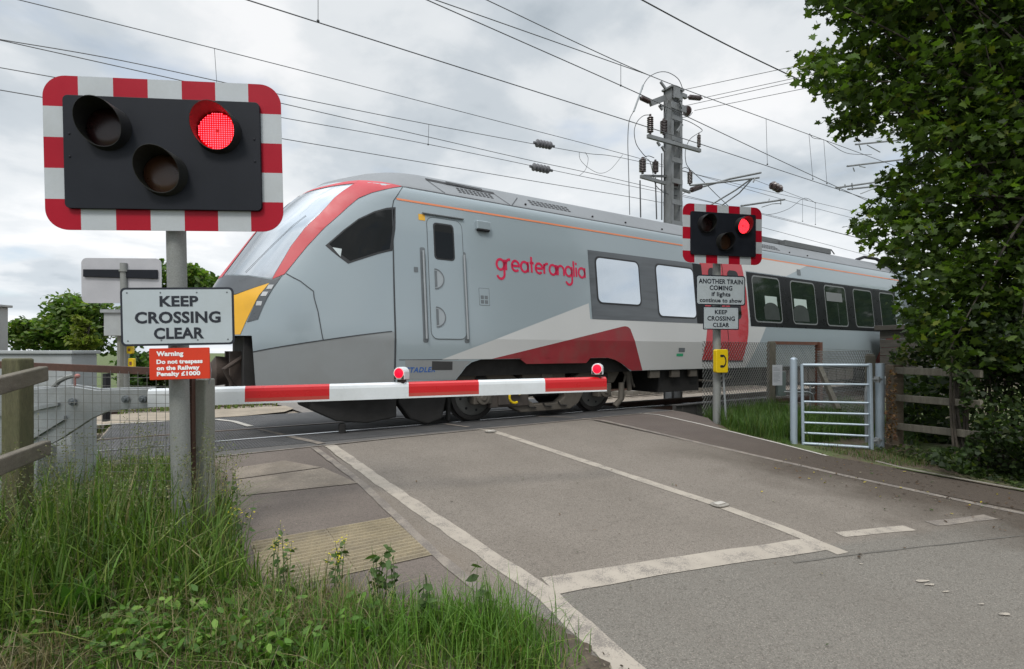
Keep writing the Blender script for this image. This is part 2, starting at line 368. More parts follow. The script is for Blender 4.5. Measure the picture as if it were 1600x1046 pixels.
# crossing deck: ribbed rubber panels across the rails
t=NT('rubber_deck'); 
wv=t.n.new('ShaderNodeTexWave'); wv.inputs['Scale'].default_value=9; wv.bands_direction='X'; t.l.new(t.tc,wv.inputs['Vector'])
c=t.mix(t.rng(t.noise(2.2,5),.3,.7),(.040,.040,.042),(.078,.076,.075)); c=t.mix(t.math('MULTIPLY',t.rng(t.noise(70,3),.5,.7),.5),c,(.13,.12,.11))
c=t.mix(t.math('MULTIPLY',t.rng(wv.outputs['Fac'],.55,.8),.55),c,(.018,.018,.019)); t.bump(wv.outputs['Fac'],.8,.012); DECK=t.done(c,.75)
FLANGE=pm('flangeway_black',(.012,.012,.012),.9,var=.1,fine=0)
RAILOLD=pm('dull_rail_head',(.16,.13,.11),.5,.5,var=.2,fine=.1)
RAILTOP=pm('polished_rail_head',(.55,.56,.58),.22,.9,var=.1,fine=.05)
RAILWEB=pm('rusty_rail',(.10,.055,.038),.8,var=.25,fine=.15,bump=.3)
def deckband(y0,y1,x0=-.85,x1=8.32): sheet('crossing_deck',[(x0,y0),(x1,y0+.3*(x1>5)*(y0<7)),(x1,y1),(x0,y1)],DECK,.008,.5)
sheet('crossing_edge',[(-.85,6.56),(8.28,7.0),(8.30,7.2),(-.85,7.0)],asphalt('crossing_edge_asphalt',(.085,.082,.078),(.12,.112,.105),.35),.005,.4)
for a,c in((7.02,7.93),(8.16,9.40),(9.63,11.6)): deckband(a,c)
sheet('far_road',[(2.3,11.61),(8.3,11.61),(8.3,16.8),(7.2,24),(5.5,60),(1.,60),(1.2,24),(1.6,17),(2.2,13.6)],asphalt('far_asphalt',(.17,.155,.14),(.21,.19,.175),.3),.006,1.2)
sheet('sandy_verge',[(-3.4,11.65),(1.2,11.55),(2.0,11.9),(2.3,12.5),(2.25,13.3),(1.2,13.25),(-.2,13.45),(-3.4,13.2)],pm('sand',(.30,.25,.19),.95,var=.2,vs=3,fine=.15,fs=40),.016,.6)
RAILS=[8.05,9.555,14.30,15.805]
for y in RAILS:
    z=zg(y)+.012; m=MB(); 
    m.box(-60,180,y-.035,y+.035,z-.03,z,0); m.box(-60,180,y-.012,y+.012,z-.14,z-.03,1); m.box(-60,180,y-.07,y+.07,z-.16,z-.14,1)
    tag(m.build('railway_rail',[RAILTOP if y<9 else RAILOLD,RAILWEB]),kind='structure')
    g=MB(); g.box(-.85,8.32,y+.035,y+.1,z-.07,z-.045); g.box(-.85,8.32,y-.1,y-.035,z-.07,z-.045); tag(g.build('flangeway',FLANGE),kind='structure')
m=MB()
for i in range(-40,110):
    x=i*.65
    if -1.2<x<8.5: continue
    for yc in(8.8,15.05): m.box(x-.13,x+.13,yc-1.25,yc+1.25,zg(yc)-.30,zg(yc)-.15)
tag(m.build('railway_sleepers',CONC),kind='structure')
m=MB(); m.box(8.33,11.4,6.98,7.06,-.5,.07); m.box(8.33,11.4,6.95,7.10,.07,.09)
for k in range(7): m.box(8.5+k*.45,8.54+k*.45,6.965,6.98,-.5,.07)
tag(m.build('trackside_edging',pm('dark_precast',(.055,.053,.050),.85,var=.25,fine=.15,bump=.3)),'dark low edging wall beside the track behind the right signal post','edging wall')
# markings
strip('road_marking_left_edge',[(1.70,1.2),(1.73,1.75),(1.80,2.42),(1.765,3.1),(1.735,3.6),(1.67,5.0),(1.615,6.66)],PAINT,.0075,.135,jit=.010)
strip('road_marking_centre',[(3.97,1.86),(4.04,2.3),(4.06,2.92),(3.97,4.6),(3.86,6.9)],PAINT,.0075,.12,jit=.005)
strip('road_marking_stop_line',[(1.87,2.50),(2.6,2.36),(3.3,2.2),(4.02,2.03)],PAINT,.0082,.20,jit=.006)
strip('road_marking_right_edge',[(6.42,1.2),(6.30,2.),(6.18,3.0),(6.08,4.6),(5.98,7.15)],PAINTF,.0075,.09,jit=.008)
strip('road_marking_path_edge',[(6.97,3.45),(7.10,4.2),(7.28,5.6),(7.38,7.02)],PAINTW,.012,.055,jit=.003)
strip('road_marking_path_joint',[(1.50,2.5),(1.47,3.2),(1.49,4.3),(1.50,4.95),(1.425,6.55)],PAINTF,.011,.07,jit=.006)
strip('road_marking_boundary',[(-.6,6.47),(.365,6.53),(2.5,6.74),(5.2,6.86),(8.27,6.97)],PAINTF,.013,.06,jit=.004)
strip('road_marking_dash',[(4.32,2.05),(5.0,1.84)],PAINT,.0075,.10,jit=.005)
strip('road_marking_dash',[(5.28,1.79),(5.98,1.60)],PAINTF,.0075,.10,jit=.006)
strip('road_marking_deck_line',[(1.58,6.8),(1.40,7.9)],PAINTF,.014,.10,jit=.004)
strip('road_marking_deck_line',[(1.36,8.2),(1.18,9.35)],PAINTF,.014,.08,jit=.004)
strip('road_marking_deck_line',[(1.12,9.8),(.95,10.7),(.72,11.2),(.2,11.42),(-1.2,11.5)],PAINTW,.018,.10,jit=.004)
strip('road_marking_deck_line',[(3.84,7.2),(3.78,7.9)],PAINTF,.014,.08,jit=.004)
strip('road_marking_deck_line',[(5.98,7.2),(5.6,7.9)],PAINTF,.014,.07,jit=.004)
strip('road_marking_far_centre',[(3.7,11.7),(3.2,20)],PAINTW,.018,.12)
for px,py,wd in((1440,911,.07),(1452,916,.05),(1478,927,.03),(1533,947,.03),(1570,963,.05),(1345,884,.025)):
    x,y=gnd(px,py); pl=[(x+math.cos(a)*wd*random.uniform(.5,1.3)*.75,y-math.cos(a)*wd*.25+math.sin(a)*wd*.28*random.uniform(.5,1.3)) for a in np.linspace(0,2*math.pi,11)[:-1]]
    sheet('worn_marking_remnant',pl,PAINT,.011,.5)
strip('kerb_edge',[(7.20,3.0),(7.13,2.7),(7.20,2.2),(7.30,1.7),(7.6,.4)],CONC,.028,.06,jit=.005)
CONC2=pm('weathered_cover_concrete',(.225,.188,.148),.92,var=.25,vs=3,fine=.2,fs=70,bump=.5,bs=80,dirt=(.105,.086,.068),da=.9,ds=2.6)
# concrete covers and tactile paving on the left path
for pl in([(.50,5.95),(1.02,6.05),(1.30,5.62),(.50,5.55)],[(.50,5.52),(1.31,5.59),(1.47,4.93),(.50,5.02)]):
    sheet('concrete_cover',pl,CONC2,.012,.3)
BUFF=pm('buff_tactile',(.295,.245,.160),.9,var=.2,vs=4,fine=.2,fs=120,bump=.4,dirt=(.14,.118,.09),da=.85,ds=2.6)
m=MB(); m.add([(x,y,zg(y)+.012) for y in(3.20,3.58,3.95) for x in(.45,1.44)],[(0,1,3,2),(2,3,5,4)])
for i in range(15):
    y=3.23+i*.05; 
    for (xa,xb) in((.46,.93),(.945,1.43)):
        z=zg(y)+.012; m.add([(xa,y-.012,z),(xb,y-.012,z),(xb,y-.006,z+.012),(xa,y-.006,z+.012),(xb,y+.006,z+.012),(xa,y+.006,z+.012),(xb,y+.014,z),(xa,y+.014,z)],[(0,1,2,3),(3,2,4,5),(5,4,6,7)])
tag(m.build('tactile_paving',BUFF),kind='structure')
# soil at the near verge
_e=[(.40,6.4),(.43,5.6),(.41,4.9),(.43,4.2),(.41,3.5),(.62,3.15),(.95,2.82),(1.25,2.62),(1.50,2.45),(1.66,2.15),(1.68,1.8),(1.66,1.4),(1.60,.9),(1.5,.2)]
_q=[]
for p_,q_ in zip(_e,_e[1:]):
    for k_ in range(9): t_=k_/9; _q.append((p_[0]+(q_[0]-p_[0])*t_+random.uniform(-.035,.03),p_[1]+(q_[1]-p_[1])*t_+random.uniform(-.02,.02)))
sheet('verge_soil',[(-3,6.4)]+_q+[(-3,0)],
   pm('verge_earth',(.095,.072,.050),.95,var=.35,vs=7,fine=.25,fs=60,bump=.9,bs=50,dirt=(.16,.13,.09),da=.7),.013,.2)
strip('road_seam',[gnd(1240,881),gnd(1330,869),gnd(1450,855),gnd(1610,837)],pm('seam_bitumen',(.115,.105,.09),.8,var=.3),.0075,.014,jit=.006)
# road studs
for px,py,lab in((1124,791,'pale reflective road stud set in the centre line nearer the stop line'),(767,676,'pale reflective road stud in the centre line close to the rails')):
    x,y=gnd(px,py); z=zg(y)+.011; e=thing('road_stud',lab,'road stud',(x,y,z),'road studs')
    m=MB(); m.prism(rrect(.16,.13,.05),(x,y,z),(1,0,0),(0,1,0),(0,0,1),.008); m.build('stud_base',pm('stud_iron',(.25,.23,.2),.7),e)
    m=MB(); m.prism(rrect(.11,.055,.015),(x,y,z+.008),(1,0,0),(0,1,0),(0,0,1),.012); m.build('reflector',PAINTW,e,bevel=.004)
# ================================================================ train
YC=8.86
def itp(tab,z):
    if z<=tab[0][0]: return tab[0][1]
    for (a,b),(c,d) in zip(tab,tab[1:]):
        if z<=c: return b+(d-b)*(z-a)/(c-a)
    return tab[-1][1]
TW=[(.5,1.30),(.72,1.32),(1.35,1.36),(1.75,1.32),(3.04,1.19),(3.6,1.10),(3.70,1.06),(4.08,.62),(4.16,.3),(4.2,.02)]
TX=[(.5,.42),(.72,.40),(1.36,.34),(1.9,.42),(2.2,.58),(2.93,1.06),(3.5,1.6),(3.8,1.99),(4.05,2.6),(4.2,3.3)]
TS=[(0,2.85),(3.4,2.85),(3.7,3.05),(4.08,3.6),(4.2,4.2)]
PW=2/2.25; XE=20.2
def bsurf(a,z,side=-1,off=0.):
    """body skin: a<=0 angle round the nose (0 = cab seam, -pi/2 = centre line), a>0 metres behind the seam"""
    def P(a,z):
        w=itp(TW,z)
        if a>0: return Vector((itp(TS,z)+a,YC+side*w,z))
        th=min(-a,math.pi/2)
        return Vector((itp(TS,z)-(itp(TS,z)-itp(TX,z))*math.sin(th)**PW,YC+side*w*max(0,math.cos(th))**PW,z))
    p=P(a,z)
    if off:
        if a>-.02: n=Vector((0,side,0)); e=P(a,z+.02)-P(a,z-.02); n=Vector((0,side*e.z,-side*e.y)).normalized(); 
        else:
            aa=max(a,-1.5); d=P(aa+.01,z)-P(aa-.01,z); e=P(aa,z+.02)-P(aa,z-.02); n=d.cross(e).normalized()
            if n.y*side<0 and abs(aa)<1.3 or n.x>0 and abs(aa)>=1.3: n=-n
        p=p+n*off
    return p
def X2a(x,z): return x-itp(TS,z)
def zbot(x):
    for (a,b),(c,d) in zip(ARCH,ARCH[1:]):
        if x<=c: return b+(d-b)*(x-a)/(c-a) if x>=a else .69
    return .76
ARCH=[(3.80,.69),(3.9,.80),(3.98,.90),(4.08,.97),(4.25,1.015),(7.05,1.02),(7.22,.985),(7.38,.92),(7.52,.84),(7.66,.75),(7.70,.76)]
PAINTG=pm('silver_grey_paint',(.278,.328,.354),.28,.12,var=.02,vs=.5,fine=0,coat=.45,rv=0)
SKIRTG=pm('dusty_grey_skirt',(.235,.25,.255),.42,.05,var=.03,vs=.6,fine=0,dirt=(.16,.145,.125),da=.35,ds=.8,rv=0)
ROOFG=pm('roof_grey',(.165,.175,.185),.5,0,var=.06,vs=1.5,fine=.03)
TWHITE=pm('train_white',(.48,.485,.48),.32,var=.03,vs=.8,fine=0,coat=.3,rv=0)
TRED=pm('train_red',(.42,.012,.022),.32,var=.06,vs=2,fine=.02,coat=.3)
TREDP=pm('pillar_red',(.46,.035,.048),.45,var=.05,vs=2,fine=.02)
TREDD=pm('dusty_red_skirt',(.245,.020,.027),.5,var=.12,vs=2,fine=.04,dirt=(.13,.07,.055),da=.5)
TORANGE=pm('orange_stripe',(.68,.22,.10),.4,var=.05,fine=0)
TYEL=pm('train_yellow',(.72,.38,.02),.35,var=.05,fine=.02,dirt=(.5,.3,.08),da=.3)
TDARK=pm('dark_grey_mask',(.075,.083,.092),.3,var=.1,fine=.02,coat=.4)
BAND=pm('window_band_grey',(.085,.095,.105),.35,.1,var=.2,vs=2,fine=.03,coat=.3,stretch=(.4,1,5))
BANDD=pm('window_band_black',(.008,.009,.010),.3,var=.1,fine=0,spec=.15)
GLASSB=pm('dark_glass',(.004,.005,.005),.04,var=.1,fine=0,spec=.28)
GLASSS=pm('sky_bright_glass',(.60,.65,.70),.05,.94,var=.02,fine=0)  # mirror-like stand-in for bright sky seen through two side windows
GLASSW=pm('windscreen_glass',(.47,.50,.53),.08,.85,var=.06,vs=2.5,fine=0)
GLASSD=pm('green_tinted_glass',(.014,.022,.017),.06,var=.3,vs=1.5,fine=0,spec=.25)
SEAM2=pm('panel_gap_grey',(.035,.038,.042),.7,var=.05,fine=0)
SEAM=pm('panel_gap_black',(.01,.01,.012),.7,var=.05,fine=0)
RUBBER=pm('window_rubber',(.018,.019,.021),.5,var=.05,fine=0)
FRAMEG=pm('window_rim_grey',(.17,.18,.18),.4,.2,var=.05,fine=0)
UNDER=pm('underframe_black',(.016,.015,.014),.8,var=.2,fine=.1)
BOGIE=pm('bogie_dusty_brown',(.105,.092,.075),.8,var=.18,vs=4,fine=.12,dirt=(.05,.042,.034),da=.6,ds=4)
WHEELM=pm('wheel_steel_grey',(.15,.15,.14),.6,.3,var=.15,vs=6,fine=.1)
TYRE=pm('wheel_tyre_dark',(.035,.032,.030),.6,.3,var=.2,fine=.05)
STEP=pm('recess_grey',(.12,.135,.145),.5,var=.1,fine=0)
train=thing('railway_carriage','silver grey leading carriage with sloping red framed cab and red lettering, passing over the crossing','train',(10.,YC,0))
# body skin
zl=[.5,.62,.72,.8,.88,.96,1.02,1.15,1.36,1.55,1.75,2.0,2.2,2.45,2.7,2.93,3.04,3.2,3.35,3.5,3.6,3.66,3.70,3.78,3.86,3.94,4.02,4.08,4.13,4.16,4.185,4.2]
al=list(np.linspace(0,-.84,15))+list(np.linspace(-.84,-math.pi/2,15))[1:]
xl=sorted(set([x-2.85 for x,_ in ARCH]+[.05,.3,.6,XE-2.85]+list(np.arange(5.2,17.3,.6))))
cols=[(a,-1) for a in reversed(xl)]+[(a,-1) for a in al]+[(a,1) for a in reversed(al[:-1])]+[(a,1) for a in xl]
m=MB(); nc=len(cols); V_=[]
for z in zl:
    for a,sd_ in cols:
        p=bsurf(a,z,sd_); zz=max(z,zbot(p.x))
        if zz>z: p=bsurf(a if a<=0 else p.x-itp(TS,zz),zz,sd_)
        if a>0 and a==xl[-1]: p.x=XE
        V_.append(p)
fs=[];mi=[]
for j in range(len(zl)-1):
    for i in range(nc-1):
        (a0,s0),(a1,s1)=cols[i],cols[i+1]
        if zl[j+1]<=1.361 and min(a0,a1)<-.841: continue
        q=[j*nc+i,j*nc+i+1,(j+1)*nc+i+1,(j+1)*nc+i]
        if (V_[q[0]]-V_[q[3]]).length<1e-4 and (V_[q[1]]-V_[q[2]]).length<1e-4: continue
        fs.append(tuple(q)); mi.append(1 if zl[j]>=3.69 else 0)
# rear end
e=[(j*nc,j*nc+nc-1) for j in range(len(zl))]
for (a,b_),(c,d) in zip(e,e[1:]):
    if (V_[a]-V_[c]).length>1e-4: fs.append((a,b_,d,c)); mi.append(3)
m.add(V_,fs); m.m=mi
body=m.build('body',[PAINTG,ROOFG,SKIRTG,SEAM],train,smooth=38)
def cdt(poly,step):
    pts=[]; n=len(poly)
    for p,q in zip(poly,poly[1:]+poly[:1]):
        p=Vector(p);q=Vector(q);k=max(1,int((q-p).length/step+.5)); pts+=[p.lerp(q,i/k) for i in range(k)]
    n=len(pts); x0=min(p.x for p in pts);x1=max(p.x for p in pts);y0=min(p.y for p in pts);y1=max(p.y for p in pts)
    inn=[Vector((x,y)) for x in np.arange(x0+step*.5,x1,step) for y in np.arange(y0+step*.5,y1,step)]
    r=delaunay_2d_cdt(pts+inn,[(i,(i+1)%n) for i in range(n)],[],1,1e-5)
    return r[0],[tuple(f) for f in r[2]]
def inside(x,y,pl):
    c=False
    for (x0,y0),(x1,y1) in zip(pl,pl[1:]+pl[:1]):
        if (y0>y)!=(y1>y) and x<(x1-x0)*(y-y0)/(y1-y0)+x0: c=not c
    return c
KZ=[.72,1.35,1.75,3.04,3.4,3.6,3.70,4.08]
def cdtk(poly):
    """triangulate (X,z), cut along the creases of the body section"""
    pts=[Vector(p) for p in poly]; n=len(pts); ed=[(i,(i+1)%n) for i in range(n)]
    x0=min(p.x for p in pts);x1=max(p.x for p in pts);y0=min(p.y for p in pts);y1=max(p.y for p in pts)
    for k in KZ:
        if y0+1e-4<k<y1-1e-4: pts+=[Vector((x0-.1,k)),Vector((x1+.1,k))]; ed.append((len(pts)-2,len(pts)-1))
    r=delaunay_2d_cdt(pts,ed,[],0,1e-6); v=r[0]
    return v,[tuple(f) for f in r[2] if inside(sum(v[i].x for i in f)/len(f),sum(v[i].y for i in f)/len(f),[tuple(p) for p in poly])]
def npatch(m,poly,off,mi=0,side=-1,step=.09):  # poly in (a,z) on the nose
    v,f=cdt(poly,step); m.add([bsurf(max(p.x,-math.pi/2) if p.x<=0 else p.x,p.y,side,off) for p in v],f,mi)
def patch(m,poly,off,mi=0,step=.35,side=-1):   # poly in (X,z) on the side
    v,f=cdtk(poly); m.add([bsurf(p.x-itp(TS,p.y),p.y,side,off) for p in v],f,mi)
def line(m,pts,wd,off,nose=False,mi=0,side=-1,step=.12):
    P=[Vector(p) for p in pts];Q=[]
    for a,c in zip(P,P[1:]):
        n=max(1,int((c-a).length/step)); Q+=[a.lerp(c,i/n) for i in range(n)]
    Q.append(P[-1]);vs=[]
    for i,p in enumerate(Q):
        d=Q[min(i+1,len(Q)-1)]-Q[max(i-1,0)]
        k=1.9 if nose else 1.
        d=Vector((d.x*k,d.y)).normalized(); n=Vector((-d.y/k,d.x))*wd/2
        for q in(p+n,p-n):
            vs.append(bsurf(q.x,q.y,side,off) if nose else bsurf(q.x-itp(TS,q.y),q.y,side,off))
    m.add(vs,[(2*i,2*i+1,2*i+3,2*i+2) for i in range(len(Q)-1)],mi)
def rr(x0,x1,z0,z1,r,n=4): return [(x+(x0+x1)/2,y+(z0+z1)/2) for x,y in rrect(x1-x0,z1-z0,r,n)]
# panel gaps
m=MB()
line(m,[(-.015,.70),(-.015,3.69)],.013,.006,True)
line(m,[(-.84,1.141),(-.43,1.29),(-.03,1.442)],.013,.008,True,0,-1,.04)
line(m,[(-.69,2.225),(-.57,2.12),(-.47,1.985),(-.43,1.7),(-.395,1.31)],.010,.008,True,0,-1,.04)
line(m,[(3.0,3.70),(20.2,3.71)],.02,.003)
line(m,[(2.85,1.02),(3.84,1.02)],.010,.002)
for x in (5.05,9.75,11.62): line(m,[(x,3.72),(x+.28,3.95),(x+.4,4.1)],.016,.004)
for x in (3.75,5.0): line(m,[(x-.2,4.0),(x,3.72)],.016,.004)
m.build('panel_gap',SEAM2,train)
for sd_ in(-1,1):
    m=MB(); npatch(m,[(-.838,.51),(-.838,1.138),(-.43,1.287),(-.02,1.44),(-.02,.51)],.003,0,sd_,.05); m.build('lower_skirt',SKIRTG,train,smooth=60)
CLENS=pm('clear_lens',(.45,.46,.47),.2,var=.1,fine=0,coat=.5)
# windscreen, red frame, dark mask, yellow front, headlights
OUT=[(-.70,2.215),(-.66,2.45),(-.625,2.632),(-.565,2.85),(-.506,3.03),(-.43,3.25),(-.358,3.41),(-.27,3.52),(-.176,3.595),(-.10,3.65),(-.03,3.692)]
INN=[(-.775,2.14),(-.765,2.4),(-.758,2.63),(-.715,2.9),(-.663,3.126),(-.62,3.4),(-.583,3.63),(-.575,3.70)]
for sd_,nm in((-1,'windscreen'),(1,'windscreen')):
    m=MB(); c_=-1.36 if sd_==-1 else -1.02
    cen=[(-math.pi/2,3.50),(-math.pi/2,2.24)]
    pol=[(-.78,2.15),(-.77,2.4),(-.762,2.63),(-.72,2.9),(-.668,3.126),(-.625,3.4),(-.59,3.62)]
    npatch(m,pol+[(-1.0,3.56),(-1.3,3.52)]+cen+[(-1.2,2.22),(-1.0,2.20)],.004,0,sd_)
    g=m.build(nm,GLASSW,train,smooth=60)
    m=MB()
    npatch(m,OUT+[(-.03,3.70),(-.3,3.735),(-.575,3.735)]+list(reversed(INN)),.008,0,sd_)
    npatch(m,[(-.575,3.735),(-.585,3.66),(-1.0,3.585),(-math.pi/2,3.53),(-math.pi/2,3.56),(-1.0,3.63)],.008,0,sd_,.06)
    if sd_==1: npatch(m,[(-math.pi/2,2.2),(-math.pi/2,3.55),(-1.22,3.58),(-1.12,2.9),(-1.1,2.2)],.008,0,sd_)
    else: npatch(m,[(-math.pi/2,2.2),(-1.38,2.2),(-1.42,2.9),(-1.47,3.4),(-math.pi/2,3.5)],.008,0,sd_)
    m.build('windscreen_frame',TREDP,train,smooth=60)
    m=MB(); npatch(m,[(-.70,2.20),(-.78,2.137),(-1.0,2.19),(-1.2,2.21),(-math.pi/2,2.23),(-math.pi/2,1.94),(-1.024,1.93),(-.78,2.09)],.006,0,sd_); m.build('front_mask',TDARK,train,smooth=60)
    m=MB(); npatch(m,[(-.785,2.085),(-1.024,1.92),(-math.pi/2,1.92),(-math.pi/2,1.375),(-.93,1.375),(-.90,1.54),(-.84,1.83)],.006,0,sd_); m.build('yellow_front',TYEL,train,smooth=60)
    m=MB(); npatch(m,[(-.715,2.18),(-.78,2.09),(-.835,1.83),(-.889,1.541),(-.809,1.584),(-.76,1.88)],.007,0,sd_,.05); hl=m.build('headlight_strip',TDARK,train,smooth=60)
    for a,z in((-.765,2.03),(-.785,1.93),(-.812,1.80)):
        m=MB(); npatch(m,[(a+.022,z+.03),(a-.018,z+.03),(a-.022,z-.03),(a+.018,z-.03)],.012,0,sd_,.04)
        m.build('headlight_lens',CLENS,hl)
m=MB()
line(m,[(-1.05,2.24),(-.96,2.6),(-.80,3.1)],.010,.012,True,0,-1,.05)
m.build('windscreen_wiper',SEAM,train)
# cab side window with opening light
m=MB(); 
CW=[(-.487,2.652),(-.385,2.90),(-.293,3.09),(-.17,3.23),(-.06,3.31),(.022,3.341),(.0,3.0),(-.02,2.655),(-.10,2.59),(-.295,2.405)]
npatch(m,CW,.003,1,-1); 
c0=Vector((-.2,2.9)); npatch(m,[tuple(c0+(Vector(p)-c0)*.91) for p in CW],.006,0,-1)
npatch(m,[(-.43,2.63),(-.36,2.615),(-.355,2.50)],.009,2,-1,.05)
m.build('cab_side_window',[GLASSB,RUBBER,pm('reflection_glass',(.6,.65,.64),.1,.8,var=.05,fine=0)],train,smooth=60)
# black coupler recess and coupler
m=MB()
m.box(.84,2.4,YC-.80,YC+.80,.60,1.352)
m.build('coupler_recess',UNDER,train)
m=MB(); m.lathe((1.5,YC,.86),(-1,0,0),[(0,.16),(.55,.16),(.56,.26),(.75,.26),(.76,.2),(.95,.22),(1.02,.12)],14); m.box(.7,1.4,YC-.45,YC-.28,.6,1.15); m.box(.7,1.4,YC+.28,YC+.45,.6,1.15); m.tube([(.9,YC-.5,1.1),(.62,YC-.55,.9),(.75,YC-.5,.62),(1.3,YC-.4,.6)],.035,8); m.tube([(.8,YC+.5,1.1),(.56,YC+.5,.85),(.8,YC+.4,.6),(1.3,YC+.4,.6)],.03,8)
m.build('coupler',pm('rusty_coupler',(.075,.055,.045),.75,var=.35,vs=6,fine=.15),train,smooth=40)
# doors
m=MB(); patch(m,rr(3.36,3.99,1.33,3.27,.12),.003,1,.2); patch(m,rr(3.372,3.978,1.342,3.258,.11),.005,0,.2)
d=m.build('cab_door',[PAINTG,pm('door_gap',(.10,.115,.125),.5,var=.05,fine=0)],train)
m=MB(); patch(m,rr(3.47,3.83,2.59,3.185,.06),.008,1,.15); patch(m,rr(3.495,3.805,2.615,3.16,.05),.011,0,.15); m.build('door_window',[GLASSB,RUBBER],d)
for z in(2.28,1.68):
    m=MB(); pl=[(3.46,z+.155)]+[(3.46+.155*math.cos(R(a)),z+.155*math.sin(R(a))) for a in range(75,-80,-15)]+[(3.46,z-.155)]
    patch(m,pl,.009,0,.1); patch(m,[(3.46,z+.13),(3.50,z+.12),(3.50,z-.12),(3.46,z-.13)],.012,1,.1); line(m,pl,.018,.013,False,1); m.build('foot_hold',[pm('foot_hold_grey',(.28,.31,.33),.4,var=.08,fine=0),STEP],d)
for x in(3.275,3.985):
    m=MB(); patch(m,rr(x-.045,x+.045,1.28,2.76,.03),.003,0,.2); h=m.build('handrail_recess',STEP,train)
    m=MB(); pts=[bsurf(x-2.85,z,-1,.035) for z in np.linspace(1.34,2.70,8)]; m.tube(pts,.018,8); m.build('handrail',pm('handrail_steel',(.30,.32,.33),.35,.4,var=.05,fine=0),h,smooth=60)
m=MB(); pts=[bsurf(x-2.85,3.305,-1,.02) for x in(3.30,3.65,4.02)]; m.tube(pts,.016,6); m.build('rain_strip',STEP,train)
m=MB(); patch(m,rr(3.235,3.345,3.19,3.29,.01),.004); m.build('door_notice',TYEL,train)
m=MB(); p=bsurf(4.37-2.85,3.24,-1); m.obox(p+Vector((0,-.03,0)),(1,0,0),(0,1,0),(0,0,1),.13,.05,.07,0); m.obox(p+Vector((0,-.05,-.075)),(1,0,0),(0,1,0),(0,0,1),.115,.03,.02,1); m.build('side_camera',[PAINTG,SEAM],train,bevel=.012)
m=MB()
for x in(4.30,4.375):
    for z in(1.96,2.035): patch(m,rr(x-.03,x+.03,z-.03,z+.03,.005),.004,0,.1)
m.build('socket_panel',STEP,train)
m=MB(); patch(m,rr(3.12,3.19,2.36,2.44,.01),.004,0,.1); m.build('key_switch',STEP,train)
m=MB(); patch(m,rr(4.24,4.44,1.90,2.19,.01),.0025,0,.1); patch(m,rr(4.248,4.432,1.908,2.182,.01),.0035,1,.1); m.build('access_flap',[STEP,PAINTG],train)
m=MB(); patch(m,[(3.385,.995),(3.735,.985),(3.735,.855),(3.385,.860)],.005,0,.15); m.build('sandbox_filler',pm('dark_recess',(.03,.03,.03),.6,var=.2,fine=0),train)
# livery: white wedge, red fins, orange line
m=MB(); patch(m,[(3.55,1.02),(6.60,2.05),(6.61,1.75),(9.87,1.757),(9.95,3.455),(12.45,3.46),(14.55,3.475),(13.42,3.09),(11.66,3.09),(11.66,1.74),(12.30,1.74),(11.46,.765),(7.7,.765),(7.6,.80),(7.45,.89),(7.25,.975),(7.05,1.022)],.003,0,.4)
m.build('white_livery',TWHITE,train)
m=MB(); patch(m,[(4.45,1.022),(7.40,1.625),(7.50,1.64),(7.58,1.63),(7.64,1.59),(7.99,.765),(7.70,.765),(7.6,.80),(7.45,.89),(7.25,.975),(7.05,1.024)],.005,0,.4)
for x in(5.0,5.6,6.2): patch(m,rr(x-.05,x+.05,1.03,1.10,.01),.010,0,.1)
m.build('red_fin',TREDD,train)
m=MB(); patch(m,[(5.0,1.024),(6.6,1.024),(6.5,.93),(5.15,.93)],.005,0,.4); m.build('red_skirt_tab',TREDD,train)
m=MB(); patch(m,[(17.97,.775),(18.50,1.43),(19.6,2.0),(19.6,.775)],.005,0,.4); m.build('red_fin',TRED,train)
m=MB(); line(m,[(2.90,3.475),(20.2,3.48)],.030,.005,False,0,-1,.4); m.build('orange_stripe',TORANGE,train)
m=MB(); patch(m,[(2.95,1.02),(2.95,.72),(3.79,.70)]+[(3.9,.82),(3.98,.92),(4.08,.99)],.002,0,.3); m.build('lower_panel',SKIRTG,train)
# passenger doors (red)
m=MB()
patch(m,[(9.94,3.46),(11.5,3.46),(11.62,2.6),(11.60,1.9),(11.55,1.6),(11.32,.93),(9.83,.95),(10.05,1.75),(9.98,2.4)],.005,0,.35)
d=m.build('passenger_door',TRED,train)
m=MB(); 
for x0,x1 in((10.22,10.62),(10.92,11.34)): patch(m,rr(x0,x1,1.9,3.05,.12),.009,0,.2)
m.build('door_window',GLASSB,d)
m=MB(); line(m,[(10.76,.95),(10.76,3.4)],.018,.008); patch(m,[(9.83,.955),(11.33,.935),(11.33,.90),(9.83,.92)],.012,0,.3); m.build('door_gap',SEAM,d)
m=MB(); patch(m,rr(8.99,9.20,1.04,1.10,.01),.006,0,.1); m.build('green_notice',pm('notice_green',(.02,.30,.14),.5,var=.05,fine=0),train)
m=MB(); patch(m,rr(9.05,9.25,1.13,1.22,.01),.006,0,.1); m.build('small_notice',STEP,train)
m=MB(); patch(m,rr(13.98,14.16,3.17,3.33,.02),.006,0,.1); m.build('side_light',STEP,train)
